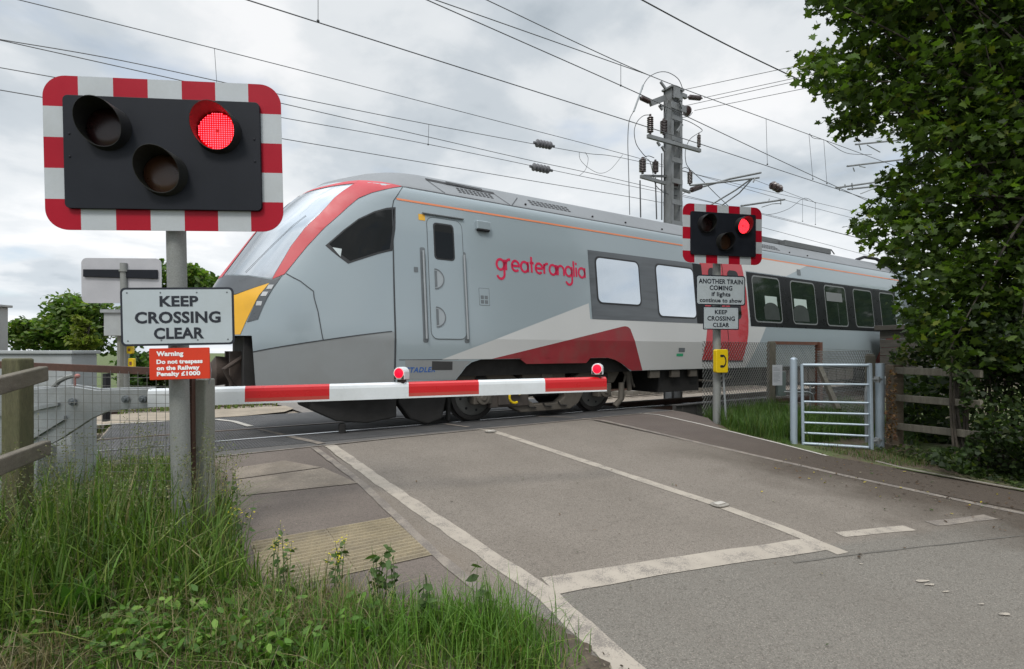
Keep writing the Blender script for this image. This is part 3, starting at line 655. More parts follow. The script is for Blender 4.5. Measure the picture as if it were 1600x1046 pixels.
# window bands and windows
m=MB(); patch(m,[(6.66,1.752),(6.66,3.078),(9.92,3.10),(9.92,1.757)],.005,0,.4); patch(m,[(9.70,1.757),(9.70,3.10),(10.0,3.10),(10.02,1.757)],.006,1,.4); m.build('window_band',[BAND,BANDD],train)
m=MB(); patch(m,[(11.68,1.748),(11.68,3.07),(19.74,3.08),(19.3,1.755)],.005,0,.4); m.build('window_band',BANDD,train)
def window(x0,x1,z0,z1,gm,rim,extra=None):
    m=MB(); patch(m,rr(x0-.035,x1+.035,z0-.035,z1+.035,.12),.008,1,.3); patch(m,rr(x0,x1,z0,z1,.10),.011,0,.3)
    if extra: extra(m)
    return m.build('window',[gm,rim,SEATD,PALEW,FRAMEG],train)
SEATD=pm('seat_dark',(.022,.030,.026),.8,var=.2,fine=0); PALEW=pm('far_window_daylight',(.36,.43,.40),.6,var=.04,fine=0)
window(6.85,7.98,2.085,2.945,GLASSS,RUBBER); window(8.51,9.68,1.885,2.955,GLASSS,RUBBER)
def seat(m,x,z0,w):   # pale patch painted as daylight of the far side window, seat back in front
    patch(m,[(x,2.28),(x,2.52),(x+w,2.52),(x+w,2.28)],.0125,3,.2)
    pl=[(x-.08+(w+.12)*k/8,2.22+.14*math.sin(math.pi*k/8)**.5) for k in range(9)]; patch(m,pl+[(x+w+.06,1.93),(x-.06,1.93)],.0135,2,.2)
window(11.90,13.03,1.885,2.975,GLASSD,FRAMEG,lambda m:seat(m,12.35,2.3,.52))
window(13.58,14.72,1.885,2.97,GLASSD,FRAMEG,lambda m:seat(m,13.66,2.3,.60))
def blind(m): patch(m,[(15.33,2.55),(15.33,2.80),(16.2,2.80),(16.2,2.55)],.0125,4,.2); patch(m,[(15.9,1.93),(15.9,2.5),(15.93,2.5),(15.93,1.93)],.0125,2,.2)
window(15.28,16.40,1.88,2.97,GLASSD,FRAMEG,blind); window(16.91,18.02,1.885,2.965,GLASSD,FRAMEG); window(18.58,19.54,1.88,2.965,GLASSD,FRAMEG)
# writing
def arc(cx,cz,r,a0,a1,n=14): return [(cx+r*math.cos(R(a0+(a1-a0)*i/n)),cz+r*math.sin(R(a0+(a1-a0)*i/n))) for i in range(n+1)]
m=MB(); r=.078; x=0.; base=2.55; LW=.030
strokes=[]
def letter(ch,x):
    c=x+r
    if ch=='g': return [arc(c,r,r,0,360,20),[(c+r,2*r),(c+r,-.06)]+arc(c,-.06,r,0,-160)[1:]],2*r
    if ch=='a': return [arc(c,r,r,0,360,20),[(c+r,2*r+.005),(c+r,0)]],2*r
    if ch=='e': return [[(c-r,r),(c+r,r)]+arc(c,r,r,0,315,20)[1:]],2*r
    if ch=='r': return [[(x,0),(x,2*r)],[(x,r*1.1)]+arc(x+.075,r*1.15,.075,170,75,8)],.085
    if ch=='t': return [[(x+.04,2*r+.09),(x+.04,0)],[(x,2*r-.005),(x+.09,2*r-.005)]],.09
    if ch=='n': return [[(x,0),(x,2*r)],[(x,r)]+arc(c-.005,r*1.05,r-.005,180,0,12)+[(x+2*r-.01,0)]],2*r-.01
    if ch=='l': return [[(x+.012,0),(x+.012,2*r+.10)]],.012
    if ch=='i': return [[(x+.004,0),(x+.004,2*r)],[(x+.004,2*r+.045),(x+.004,2*r+.08)]],.004
for ch in 'greateranglia':
    st,wd=letter(ch,x); strokes+=st; x+=wd+(.058 if ch in 'li' else .040)
k=(6.55-4.61)/(x-.040); kz=1.14
for st in strokes: line(m,[(4.61+px*k,base+pz*kz-.02) for px,pz in st],LW*1.38,.0045,False,0,-1,.04)
m.build('operator_lettering',pm('lettering_red',(.50,.012,.06),.4,var=.03,fine=0),train)
vs,fs=text_geo('STADLER',.105,'LEFT',.004,0,1.15,.25)
m=MB(); m.add([bsurf(2.96-2.85+v.x*1.0,.862+v.y,-1,.004) for v in vs],fs); m.build('maker_lettering',pm('lettering_blue',(.02,.09,.30),.5,var=.03,fine=0),train)
# roof details
def roofgrid(m,x0,x1,z0,z1,nx,nz,slant=.12):
    for i in range(nx):
        for j in range(nz):
            xx=x0+(x1-x0)*(i+.5)/nx-slant*(j)/nz*0; z=z0+(z1-z0)*(j+.5)/nz; hx=(x1-x0)/nx*.34; hz_=(z1-z0)/nz*.32
            patch(m,[(xx-hx,z-hz_),(xx+hx,z-hz_),(xx+hx,z+hz_),(xx-hx,z+hz_)],.004,0,.3)
for q_ in((4.05,4.75,3.80,3.93,9,3),(5.55,6.5,3.82,3.97,10,3),(12.3,13.6,3.80,3.96,12,3)): m=MB(); roofgrid(m,*q_); m.build('roof_vent',SEAM,train)
m=MB(); line(m,[(3.55,4.0),(4.85,3.965)],.055,.005); line(m,[(3.9,3.99),(4.6,3.975)],.03,.03); m.build('roof_hatch',SEAM,train)
for x in(5.3,6.9,7.8,8.9,9.9,13.9,14.8): 
    m=MB(); p=bsurf(x-3.1,3.80,-1,.01); m.ball(p,.022,8); m.build('roof_bolt',SEAM,train)
m=MB(); m.box(12.2,16.6,YC-.42,YC+.42,4.14,4.30); m.box(14.4,16.9,YC-.60,YC+.60,4.10,4.26); m.tube([(16.9,YC-.5,4.2),(17.1,YC-.5,4.28),(17.3,YC-.5,4.16)],.02,6); m.box(11.9,14.2,YC-.5,YC+.5,4.13,4.22)
m.build('roof_equipment',pm('roof_box_dark',(.12,.125,.13),.6,var=.1,fine=.05),train,bevel=.02)
m=MB(); m.tube([(18.6,YC-.55,4.10),(19.0,YC-.6,4.22),(19.6,YC-.7,4.2),(20.1,YC-.9,3.95),(20.25,YC-1.05,3.75)],.05,8); m.build('end_fairing',SEAM,train)
# underframe, ploughs, bogies
m=MB(); m.box(2.6,XE-.1,YC-1.18,YC+1.18,.74,1.06); m.box(8.6,9.9,YC-1.2,YC-.3,.28,.76); m.box(10.1,12.4,YC-1.15,YC+1.1,.32,.76); m.box(12.8,16.9,YC-1.2,YC+1.2,.26,.76); m.box(3.0,XE-.1,YC+.9,YC+1.2,.2,1.0)
m.build('underframe',UNDER,train)
m=MB()
for x,wd in((8.25,.28),(8.9,.25),(9.5,.22)):
    q_=MB(); q_.box(x,x+wd,YC-1.30,YC-1.22,.60,.75); q_.build('underfloor_box',BOGIE,train)
m.tube([(10.55,YC-1.22,.75),(10.55,YC-1.22,.25)],.03,6); m.tube([(9.9,YC-1.2,.5),(10.6,YC-1.22,.45),(11.1,YC-1.2,.55)],.025,6); m.build('air_pipe',BOGIE,train); m=MB()
for x in np.arange(12.9,16.8,.5): m=MB(); m.box(x,x+.42,YC-1.25,YC-1.2,.34,.66); m.build('underfloor_box',BOGIE,train)
m=MB(); pl=[(1.58,.70),(2.9,.70),(2.9,.14),(2.45,.08),(2.0,.14),(1.66,.32)]; m.prism([(x,z) for x,z in pl],(0,YC-1.12,0),(1,0,0),(0,0,1),(0,1,0),1.0); m.box(2.05,2.14,YC-1.1,YC-1.0,-.08,.1); m.build('snow_plough',UNDER,train,bevel=.02)
m=MB(); m.prism([(2.95,.66),(3.72,.66),(3.78,.42),(3.70,.05),(3.45,-.02),(3.15,.08),(2.95,.35)],(0,YC-1.05,0),(1,0,0),(0,0,1),(0,1,0),.25); m.box(3.86,3.93,YC-.9,YC-.8,-.03,.4); m.build('rail_guard',UNDER,train,bevel=.03)
def wheel(x,y,s,parent):
    c=(x,y,.385); z0=zg(8.05)+.012
    c=(x,y,z0+.435)
    m=MB(); m.lathe(c,(0,s,0),[(-.07,.44),(-.068,.465),(-.035,.465),(-.03,.437),(.062,.43),(.066,.415),(.066,.36),(.05,.355)],40)
    w_=m.build('wheel',TYRE,parent,smooth=40)
    m=MB(); m.lathe((c[0],c[1]+s*.045,c[2]),(0,s,0),[(0,.36),(.004,.355),(.012,.30),(.02,.22),(.035,.16),(.055,.15),(.056,.001)],36)
    for k in range(8):
        a=k*math.pi/4+.2; q=Vector((c[0]+.26*math.cos(a),c[1]+s*.058,c[2]+.26*math.sin(a))); m.lathe(q,(0,s,0),[(0,.026),(.006,.022)],10,1)
    m.build('wheel_disc',[WHEELM,SEAM],w_,smooth=40)

def bogie(x0,x1,first=True):
    e=train; mid=(x0+x1)/2; y=YC-.98
    bm=MB()
    # cranked side frame
    pl=[(x0-.55,.86),(x0+.42,.88),(x0+.95,.52),(x0+.95,.30),(x0+1.10,.20),(x1-1.10,.20),(x1-.95,.30),(x1-.95,.50),(x1-.42,.86),(x1+.32,.86),(x1+.45,.72),(x1+.30,.52),(x1-.40,.50),(x1-.62,.16),(x1-.82,.06),(x0+.82,.06),(x0+.62,.16),(x0+.40,.52),(x0-.45,.55),(x0-.62,.70)]
    bm.prism(pl,(0,y-.10,0),(1,0,0),(0,0,1),(0,1,0),.20)
    fr=bm.build('bogie_frame',BOGIE,e,bevel=.02)
    for x in(x0,x1):
        for s,yy in((-1,YC-.755),(1,YC+.755)): wheel(x,yy,s,fr)
        m=MB(); m.box(x-.17,x+.17,y-.16,y+.02,.26,.52); m.lathe((x,y-.16,.37),(0,-1,0),[(0,.13),(.04,.12),(.041,.06),(.06,.05)],16); m.build('axle_box',BOGIE,fr,bevel=.012)
        m=MB(); m.lathe((x-.0,y-.02,.50),(0,0,1),[(0,.13),(.02,.15),(.08,.15),(.10,.12),(.12,.15),(.2,.15),(.22,.12),(.24,.15),(.32,.14),(.36,.10)],14); m.build('primary_spring',UNDER,fr)
    m=MB(); m.box(mid-.55,mid+.42,y-.12,y+.2,.62,.93); m.box(mid-.15,mid+.1,y-.16,y-.1,.55,.90); m.lathe((mid-.1,y+.05,.45),(0,0,1),[(0,.26),(.03,.30),(.10,.30),(.14,.25),(.2,.25)],18); m.build('air_suspension',BOGIE,fr,bevel=.015)
    m=MB(); m.tube([(x1+.62,y-.12,.95),(x1+.70,y-.13,.35)],.05,8); m.tube([(x1+.52,y-.1,.80),(x1+.62,y-.1,.66),(x1+.5,y-.1,.35)],.028,6); m.tube([(x1+.72,y-.1,.80),(x1+.80,y-.1,.5),(x1+.86,y-.1,.42)],.035,6); m.tube([(x1+.45,y-.15,.52),(x1+.45,y-.15,.2),(x1+.30,y-.12,.05)],.06,8)
    m.build('damper',BOGIE,fr,smooth=50)
    m=MB(); m.box(x0+.15,x0+.95,y-.14,y-.02,.18,.50); m.box(x0+.3,x0+.55,y-.18,y-.12,.22,.42); m.build('brake_unit',pm('brake_dark',(.055,.045,.038),.75,var=.3,vs=6,fine=.1),fr,bevel=.015)
    if first:
        m=MB(); m.tube([(x0+.62+.11*math.cos(a),y-.19,.36+.11*math.sin(a)) for a in np.linspace(.3,5.2,12)],.022,6); m.build('yellow_hose',YEL,fr)
        for k in(.35,0,-.35):
            m=MB(); m.tube([(mid+k-.1,y-.115,.22),(mid+k-.05,y-.125,.15),(mid+k+.1,y-.115,.14)],.012,5); m.build('frame_rib',UNDER,fr)
    m=MB(); m.box(x0-.2,x1+.2,YC-.75,YC+.75,.3,.7); m.build('bogie_cross_member',UNDER,fr)
bogie(4.40,7.15)
bogie(18.3,20.9,False)
# second carriage seen behind the tree
car2=thing('railway_carriage','grey second carriage showing a small window beyond the leading carriage, behind the tree leaves','train',(27.,YC,0))
m=MB(); vs=[]
zz2=[.72,1.35,1.75,3.04,3.6,3.70,4.08,4.16,4.2]; x0c,x1c=20.75,36.
for x in(x0c,x1c): vs+=[(x,YC-itp(TW,z),z) for z in zz2]+[(x,YC+itp(TW,z),z) for z in reversed(zz2)]
n=len(zz2)*2
m.add(vs,[(i,(i+1)%n,n+(i+1)%n,n+i) for i in range(n)]+[tuple(range(n)),tuple(range(2*n-1,n-1,-1))])
m.build('body',PAINTG,car2)
m=MB(); m.box(20.1,20.85,YC-1.0,YC+1.0,.9,3.6); m.build('gangway',SEAM,car2)
for x in(21.6,24.,26.,28.):
    m=MB(); patch(m,rr(x,x+.55,2.25,2.95,.05),.006); m.build('window',GLASSB,car2)
m=MB(); line(m,[(20.8,3.475),(36,3.48)],.042,.006,False,0,-1,2.); m.build('orange_stripe',TORANGE,car2)
m=MB(); m.box(21,35.9,YC-1.15,YC+1.15,.25,.75); m.build('underframe',UNDER,car2)
for x in(24.,30.):
    m=MB(); m.lathe((x,YC-.7,.4),(0,-1,0),[(0,.43),(.1,.43),(.11,.3)],24); m.build('wheel',TYRE,car2)
# ================================================================ crossing signals, signs, barrier
A3=Vector((AX[0],AX[1],0)); R3=Vector((RT[0],RT[1],0)); UP=Vector((0,0,1))
def frame(k,roll=0):
    r=(A3*(1/k)+R3).normalized(); n=r.cross(UP).normalized(); n=n if n.dot(A3)<0 else -n
    u=UP*math.cos(roll)-r*math.sin(roll); r2=r*math.cos(roll)+UP*math.sin(roll); return r2,u,n
def fit(m,t,w,h,o,r,u,n,mi,bold=.0,align='CENTER',capref=True):
    vs,fs=text_geo(t,1.,'CENTER',bold,.0,1.04)
    xs=[v.x for v in vs]; x0,x1=min(xs),max(xs)
    ref,_=text_geo('H',1.,'CENTER',bold,0); ys=[v.y for v in ref]; y0,y1=min(ys),max(ys)
    kx=w/(x1-x0); ky=h/(y1-y0)
    off=0 if align=='CENTER' else w/2
    m.add([o+r*((v.x-(x0+x1)/2)*kx+off)+u*((v.y-(y0+y1)/2)*ky)+n*.0042 for v in vs],fs,mi)
def wigwag(label,base,top,c,fr,w,h,pr,lean=None,glow=True):
    r,u,n=fr; e=thing('crossing_light_signal',label,'traffic light',tuple(base),'flashing crossing light signals')
    m=MB(); m.tube([base-UP*.3,top],pr,20); m.tube([top,top+u*.006],pr*.9,20); m.build('post',POSTM,e,smooth=40)
    # striped border board
    m=MB(); R_=.13*h/.95
    for i in range(7):
        for j in range(5):
            x0,x1=-w/2+w*i/7,-w/2+w*(i+1)/7; y0,y1=-h/2+h*j/5,-h/2+h*(j+1)/5
            if 0<i<6 and 0<j<4: continue
            mi=(i%2) if j in(0,4) else (j%2)
            if i in(0,6) and j in(0,4):
                sx=-1 if i==0 else 1; sy=-1 if j==0 else 1
                cx,cy=sx*(w/2-R_),sy*(h/2-R_)
                a=[(cx+sx*R_*math.cos(R(t)),cy+sy*R_*math.sin(R(t))) for t in range(0,91,9)]
                xi,yi=(x1 if i==0 else x0),(y1 if j==0 else y0)
                pl=[(xi,yi),(sx*w/2,yi)]+a+[(xi,sy*h/2)]
            else: pl=[(x0,y0),(x1,y0),(x1,y1),(x0,y1)]
            m.prism(pl,c,r,u,n,.004,mi)
    m.build('striped_border',[RED,WHITE],e)
    pw,ph=w*.82,h*.73
    m=MB(); m.prism(rrect(pw,ph,.03),c+n*.004,r,u,n,.026)
    for sx in(-1,1):
        for sy in(-.1,.35): m.lathe(c+n*.03+r*sx*pw*.47+u*sy*ph*.45,n,[(0,.008),(.004,.007)],8)
    m.prism([(-.18,-.05),(.18,-.05),(.18,.05),(-.18,.05)],c-n*.06,r,u,n,.055)
    m.build('backing_panel',PANELDARK,e,bevel=.004)
    lr=.118*w/1.409
    for dx,dy,kind in((-.23,.155,'off'),(.232,.155,'lit'),(.0,-.135,'amber')):
        o=c+n*.03+r*dx*w+u*dy*h
        m=MB(); N=32; vs=[]
        for ring in range(4):
            for k in range(N):
                a=2*math.pi*k/N; L_=.045+.125*(.5+.5*math.sin(a))**1.1
                d=(0,L_,L_,.004)[ring]; q=lr*(1.19,1.10,1.075,1.04)[ring]
                vs.append(o+r*math.cos(a)*q+u*math.sin(a)*q+n*d)
        m.add(vs,[(g*N+k,g*N+(k+1)%N,(g+1)*N+(k+1)%N,(g+1)*N+k) for g in range(3) for k in range(N)])
        lamp=m.build('lamp_hood',HOOD,e,smooth=40)
        m=MB(); m.lathe(o+n*.002,n,[(0,lr*1.04),(.006,lr),(.014,lr*.6),(.017,.001)],28)
        m.build('lens',{'off':LAMPOFF,'lit':LAMPR,'amber':LAMPAMB}[kind],lamp,smooth=60)
        if kind=='lit':
            m=MB(); s_=lr/8.6
            for i in range(-9,10):
                for j in range(-9,10):
                    if i*i+j*j<70:
                        q=o+r*i*s_+u*j*s_+n*.0185; rad=s_*.31
                        m.add([q+r*rad*math.cos(a)+u*rad*math.sin(a) for a in np.linspace(0,2*math.pi,7)[:-1]],[(0,1,2,3,4,5)])
            m.build('led_array',LAMPD,lamp)
    return e
frL=frame(7.26,.0215); rL,uL,nL=frL
topL=atZ(275,352,3.48); baseL=topL-uL*((topL.z-zg(4.07)+.02)/uL.z)
cL=atZ(260.3,243.5,3.38); wigwag('larger looking flashing light board on the grey post in the long grass, right lamp lit',baseL,topL-uL*.0,cL,frL,1.409,.962,.058)
frR=frame(4.5,0); rR,uR,nR=frR
bR=Vector((7.872,5.718,zg(5.718)-.02)); cR=atZ(1129.5,367,8.93); tR=bR+UP*(cR.z-bR.z+.1)
wigwag('smaller looking flashing light board on the post with the yellow telephone, right lamp lit',bR,tR,cR,frR,1.50,.985,.066)
m=MB()
m.tube([bR+Vector((.03,0,.0))+nR*.09-R3*-.09,bR+nR*.02+R3*.09+UP*.95],.018,8); m.lathe(bR+UP*.92,(0,0,1),[(0,.075),(.05,.075)],16); m.box(bR.x+.05,bR.x+.12,bR.y-.03,bR.y+.03,bR.z+.86,bR.z+.98)
tag(m.build('cable_conduit',GALV,loc=tuple(bR)),'thin galvanised conduit clipped to the signal post below the yellow telephone','conduit')
def sign(name,label,cat,px0,py0,px1,py1,d,fr,lines,bord=BLACKM,face=SIGNW,letter=BLACKM,bold=.035,rad=.03,bw=.012,grp=None,screws=True):
    r,u,n=fr; h=(py1-py0)*d/F
    # centre and width of a plate in the sign plane that spans px0..px1
    ra,rl=r.dot(A3),r.dot(R3); ul,ur=(px0-800)/F,(px1-800)/F
    hw_=(ur*d-ul*d)/(2*rl-(ur+ul)*ra); cl_=ul*d-ul*ra*hw_+rl*hw_; c=A3*d+R3*cl_; c.z=ZC+(HY-(py0+py1)/2)*d/F; w=2*hw_
    kx=w/(px1-px0)
    e=thing(name,label,cat,tuple(c),grp)
    m=MB(); m.prism(rrect(w,h,rad),c-n*.002,r,u,n,.003,1); m.prism(rrect(w-2*bw,h-2*bw,rad*.7),c+n*.001,r,u,n,.0015,0)
    if screws:
        for sx in(-.44,-.15,.17,.44):
            for sy in(-.41,.41): m.lathe(c+n*.002+r*sx*w+u*sy*h,n,[(0,.006),(.002,.005)],8,2)
    m.build('sign_plate',[face,bord,STEP],e)
    m=MB(); k=d/F
    for t,cx,cy,tw,th,al in lines: fit(m,t,tw*kx,th*k,c+r*((cx-(px0+px1)/2)*kx)+u*(((py0+py1)/2-cy)*k),r,u,n,0,bold,al)
    m.build('lettering',letter,e)
    m=MB()
    for sy in(-.3,.3): m.prism([(-.09,-.02),(.09,-.02),(.09,.02),(-.09,.02)],c-n*.028+u*sy*h,r,u,n,.026)
    m.build('bracket',GALV,e); return e
sign('crossing_sign','larger grey KEEP CROSSING CLEAR sign with black rim on the post in the long grass','sign',188.5,449.5,366,540,3.33,frL,
  [('KEEP',279.5,471,60.5,16.5,'CENTER'),('CROSSING',277.5,496.2,134,18,'CENTER'),('CLEAR',278.5,521,78.5,17.5,'CENTER')],bw=.013,grp='keep crossing clear signs')
sign('warning_sign','orange red Warning sign about trespassing on the railway, in white lettering','sign',233.5,544,328,593,3.34,frL,
  [('Warning',245,552.5,42,7.6,'LEFT'),('Do not trespass',245,565,72,6.8,'LEFT'),('on the Railway',245,574.8,67,6.8,'LEFT'),('Penalty £1000',245,584,68,6.8,'LEFT')],SIGNRED,SIGNRED,WHITEL,.05,.006,.002,screws=False)
sign('another_train_sign','pale ANOTHER TRAIN COMING sign with black rim under the right light board','sign',1087.5,430.5,1164.5,477.5,8.92,frR,
  [('ANOTHER TRAIN',1125.8,440.3,69,7.4,'CENTER'),('COMING',1126,450.3,35.5,7.4,'CENTER'),('if lights',1126,460,29.5,6.9,'CENTER'),('continue to show',1126,469.7,66,6.6,'CENTER')],rad=.05,bw=.02,bold=.03)
sign('crossing_sign','smaller KEEP CROSSING CLEAR sign directly under the ANOTHER TRAIN COMING sign','sign',1098.5,479.5,1154.5,515.5,8.92,frR,
  [('KEEP',1126.3,488,19.5,6.6,'CENTER'),('CROSSING',1126.5,498,43,7,'CENTER'),('CLEAR',1126.3,508,25.5,6.8,'CENTER')],rad=.02,bw=.016,bold=.03,grp='keep crossing clear signs')
# telephone
c=atZ(1126.5,564.5,8.93); e=thing('telephone_box','yellow telephone box with black handset symbol on the right signal post','telephone',tuple(c))
m=MB(); m.prism(rrect(.225,.395,.03),c-nR*.06,rR,uR,nR,.10); m.build('casing',YEL,e,bevel=.012)
m=MB(); k=[]
for a in np.linspace(-68,68,13): k.append((.045+.085*math.cos(R(a))-.085,.085*math.sin(R(a))*1.25))
pts=[c+nR*.043+rR*(x+.03)+uR*y for x,y in k]
vs=[];
for i,(x,y) in enumerate(k):
    wd=.011 if 2<i<10 else .013; dx,dy=(k[min(i+1,12)][0]-k[max(i-1,0)][0],k[min(i+1,12)][1]-k[max(i-1,0)][1]); q=math.hypot(dx,dy); nx_,ny_=-dy/q,dx/q
    vs+=[c+nR*.0425+rR*(x+.02+nx_*wd)+uR*(y+ny_*wd),c+nR*.0425+rR*(x+.02-nx_*wd)+uR*(y-ny_*wd)]
m.add(vs,[(2*i,2*i+1,2*i+3,2*i+2) for i in range(12)])
for s in(-1,1): m.prism([(x-.012,y+s*.088) for x,y in rrect(.058,.040,.012)],c+nR*.041,rR,uR,nR,.002)
m.build('handset_symbol',BLACKM,e)
# ---------------------------------------------------------------- barrier
def bp(t,z=None,off=0.):
    d=4.0*(1+.0438*t); l=4.0*(-.5036+.1435*t); p=A3*d+R3*l; p.z=(.82+.0058*t) if z is None else z; return p+bn*off
bn=Vector((0,0,0)); bd=(bp(5)-bp(0)).normalized(); bn=Vector((bd.y,-bd.x,0)).normalized()
bar=thing('level_crossing_barrier','lowered red and white barrier boom with galvanised arms and cabinet behind the left fence','barrier',tuple(bp(-2.2,zg(4.2))))
m=MB()
prof=[(.040,-.05),(.040,.028),(.034,.050),(.018,.062),(0,.066),(-.018,.062),(-.034,.050),(-.040,.028),(-.040,-.05)]
low=[(.042,-.066),(.042,-.050)]
segs=[(-1.05,0,1),(0,1,0),(1,2.02,1),(2.02,3,0),(3,4,1),(4,5,0)]
for a,b_,white in segs:
    for pa,pb,mi in[(prof[i],prof[i+1],None) for i in range(len(prof)-1)]:
        mt=2 if white else 0
        m.add([bp(a,None,pa[0])+UP*pa[1],bp(b_,None,pa[0])+UP*pa[1],bp(b_,None,pb[0])+UP*pb[1],bp(a,None,pb[0])+UP*pb[1]],[(0,1,2,3)],mt)
    # lower lip: faded red band over white edge
    for z0,z1,mi in((-.052,-.024,2 if white else 1),(-.066,-.052,2)):
        for s in(.0425,-.0425): m.add([bp(a,None,s)+UP*z0,bp(b_,None,s)+UP*z0,bp(b_,None,s)+UP*z1,bp(a,None,s)+UP*z1],[(0,1,2,3)],mi)
    m.add([bp(a,None,.0425)-UP*.066,bp(b_,None,.0425)-UP*.066,bp(b_,None,-.0425)-UP*.066,bp(a,None,-.0425)-UP*.066],[(0,1,2,3)],2)
m.add([bp(5,None,p[0])+UP*p[1] for p in prof]+[bp(5,None,-.0425)-UP*.066,bp(5,None,.0425)-UP*.066],[tuple(range(len(prof)+2))],0)
boom=m.build('boom',[BOOMR,BOOMR2,BOOMW],bar,smooth=40)
for px,py,tt in((631,585,1.93),(935,577,4.88)):
    o=bp(tt)+UP*.066; m=MB(); d=-A3*.85+R3*-.25; d.normalize()
    q=d.cross(UP).normalized()
    pl=[(-.05,.022),(-.05,.075)]+[(.05*math.cos(R(a)),.078+.046*math.sin(R(a))) for a in range(170,5,-20)]+[(.05,.075),(.05,.022)]
    m.prism(pl,o-d*.045,q,UP,d,.09); h=m.build('boom_lamp',BOOMW,boom,bevel=.005)
    m=MB(); m.lathe(o+UP*.074+d*.046,d,[(0,.040),(.006,.038),(.010,.001)],20); m.build('lamp_lens',em('boom_lamp_lit',(.95,.0,.02),1.0),h)
    m=MB(); m.prism([(-.028,-.012),(.028,-.012),(.028,.022),(-.028,.022)],o-d*.03,q,UP,d,.05); m.prism([(-.045,.024),(-.018,.024),(-.045,.06)],o+d*.046,q,UP,d,.003); m.prism([(.045,.024),(.018,.024),(.045,.06)],o+d*.046,q,UP,d,.003); m.build('lamp_foot',pm('lamp_foot_brown',(.04,.025,.02),.7),h)
def plate(poly,d,t): # px polygon at depth d, thickness t
    m=MB(); o=atZ(800,HY,d); k=d/F
    m.prism([((x-800)*k,(HY-y)*k) for x,y in poly],o,R3,UP,A3,t); return m
ARM=[(236,608),(236,638),(172,642),(142,655),(92,688),(60,704),(0,738),(-60,760),(-60,640),(-30,618),(0,611),(45,609),(90,605),(112,604),(150,610)]
plate(ARM,3.80,.02).build('boom_arm_plate',GALV,bar,bevel=.004)
plate([(x+6,y-3) for x,y in ARM],4.10,.02).build('boom_arm_plate',GALV,bar,bevel=.004)
plate([(90,629),(30,640),(-40,648),(-40,655),(30,647),(90,634)],3.78,.03).build('arm_rib',GALV,bar)
plate([(100,650),(45,682),(-40,725),(-40,733),(46,689),(100,656)],3.78,.03).build('arm_rib',GALV,bar)
plate([(60,700),(-40,745),(-40,860),(55,800)],3.83,.16).build('counterweight',GALV,bar,bevel=.01)
for px,py in((114,628),(197,624),(224,624)):
    m=MB(); m.lathe(atZ(px,py,3.795),-A3,[(0,.028),(.012,.028),(.013,.014),(.03,.014)],8); m.build('pivot_bolt',STEP,bar)
m=MB(); o=[atZ(px,py,3.99) for px,py in((80,609),(92,596),(104,590),(116,587))]; m.tube(o,.018,8); m.build('lever',POSTM,bar)
m=MB(); m.ball(atZ(121,588,3.98),.018,10); m.tube([atZ(117,590,3.98),atZ(117,608,3.98)],.008,6); m.build('lever_knob',pm('pinkish_knob',(.35,.14,.12),.5),bar)
# machine cabinet
def cab(name,label,px0,px1,pytop,d,depth,mat,lip=.02,zb=-.2,cat='cabinet',parent=None):
    k=d/F; x0,x1=(px0-800)*k,(px1-800)*k; zt=(HY-pytop)*k+ZC; o=A3*d
    e=parent or thing(name,label,cat,tuple(o+R3*(x0+x1)/2+UP*zb))
    m=MB(); m.prism([(x0,zb),(x1,zb),(x1,zt-.03),(x0,zt-.03)],o,R3,UP,A3,depth); m.build('casing',mat,e,bevel=.008)
    m=MB(); m.prism([(x0-lip,zt-.03),(x1+lip,zt-.03),(x1+lip,zt),(x0-lip,zt)],o-A3*lip,R3,UP,A3,depth+2*lip); m.build('lid',mat,e,bevel=.006)
    return e
cab('x','',-120,112,548,4.55,.28,CABG,parent=bar)
m=MB(); k=4.5/F; m.prism([((160-800)*k,.55),((165.5-800)*k,.55),((165.5-800)*k,.96),((160-800)*k,.96)],A3*4.5,R3,UP,A3,.05); m.build('cabinet_dark_gap',SEAM,bar)  # black strip put in for the dark gap beside the cabinet
cab('equipment_cabinet','tall grey steel cabinet cut off by the frame edge, behind the barrier machine',-140,-12,475,6.3,.2,CABG,.03)
# ---------------------------------------------------------------- left fences
WOODRL=pm('grey_brown_rail',(.155,.135,.105),.85,var=.25,vs=4,fine=.2,fs=40,bump=.5,bs=40,stretch=(2,2,9),dirt=(.09,.085,.05),da=.5)
fp=atZ(28,560,3.15); gzb=zg(fp.y)-.1
e=thing('wooden_fence','mossy wooden post with two brown rails at the left, in front of the wire mesh','fence',(fp.x,fp.y,gzb))
m=MB(); w_=.056; m.obox(Vector((fp.x,fp.y,(gzb+fp.z)/2)),R3,A3,UP,w_,w_*.9,(fp.z-gzb)/2); m.build('post',WOODG,e,bevel=.012)
def rail(pa,za,pb,zb_,hh,nm='rail'):
    m=MB(); m.beam(atZ(*pa,za),atZ(*pb,zb_),.05,hh); return m.build(nm,WOODRL,e,bevel=.008)
rail((68,584),3.03,(-160,645),1.9,.085); rail((72,700),3.03,(-160,790),1.9,.085)
cp=atZ(315,592,3.66); gb=zg(cp.y)-.1
e=thing('fence_panel','rusty brown framed panel of square wire mesh between the wooden and grey concrete posts','fence',(cp.x-.3,cp.y,gb))
m=MB(); z=[]; pa,pb=atZ(-20,570,3.50),atZ(300,583,3.56); m.beam(pa,pb,.012,.045); m.beam(pa+A3*.02+UP*.02,pb+A3*.02+UP*.02,.04,.008); m.beam(atZ(297.5,580,3.58),atZ(299,800,3.58),.045,.045); m.build('frame',RUST,e)
m=MB(); k=3.53/F
for i in range(26):
    px=45+i*14.2
    if px<296: m.tube([atZ(px,575+i*.5,3.53),atZ(px+2,800,3.53)],.0022,4)
for j in range(17): m.tube([atZ(-20,588+j*13.4,3.53),atZ(298,591+j*13.4,3.53)],.0022,4)
m.build('wire_mesh',WIREG,e)
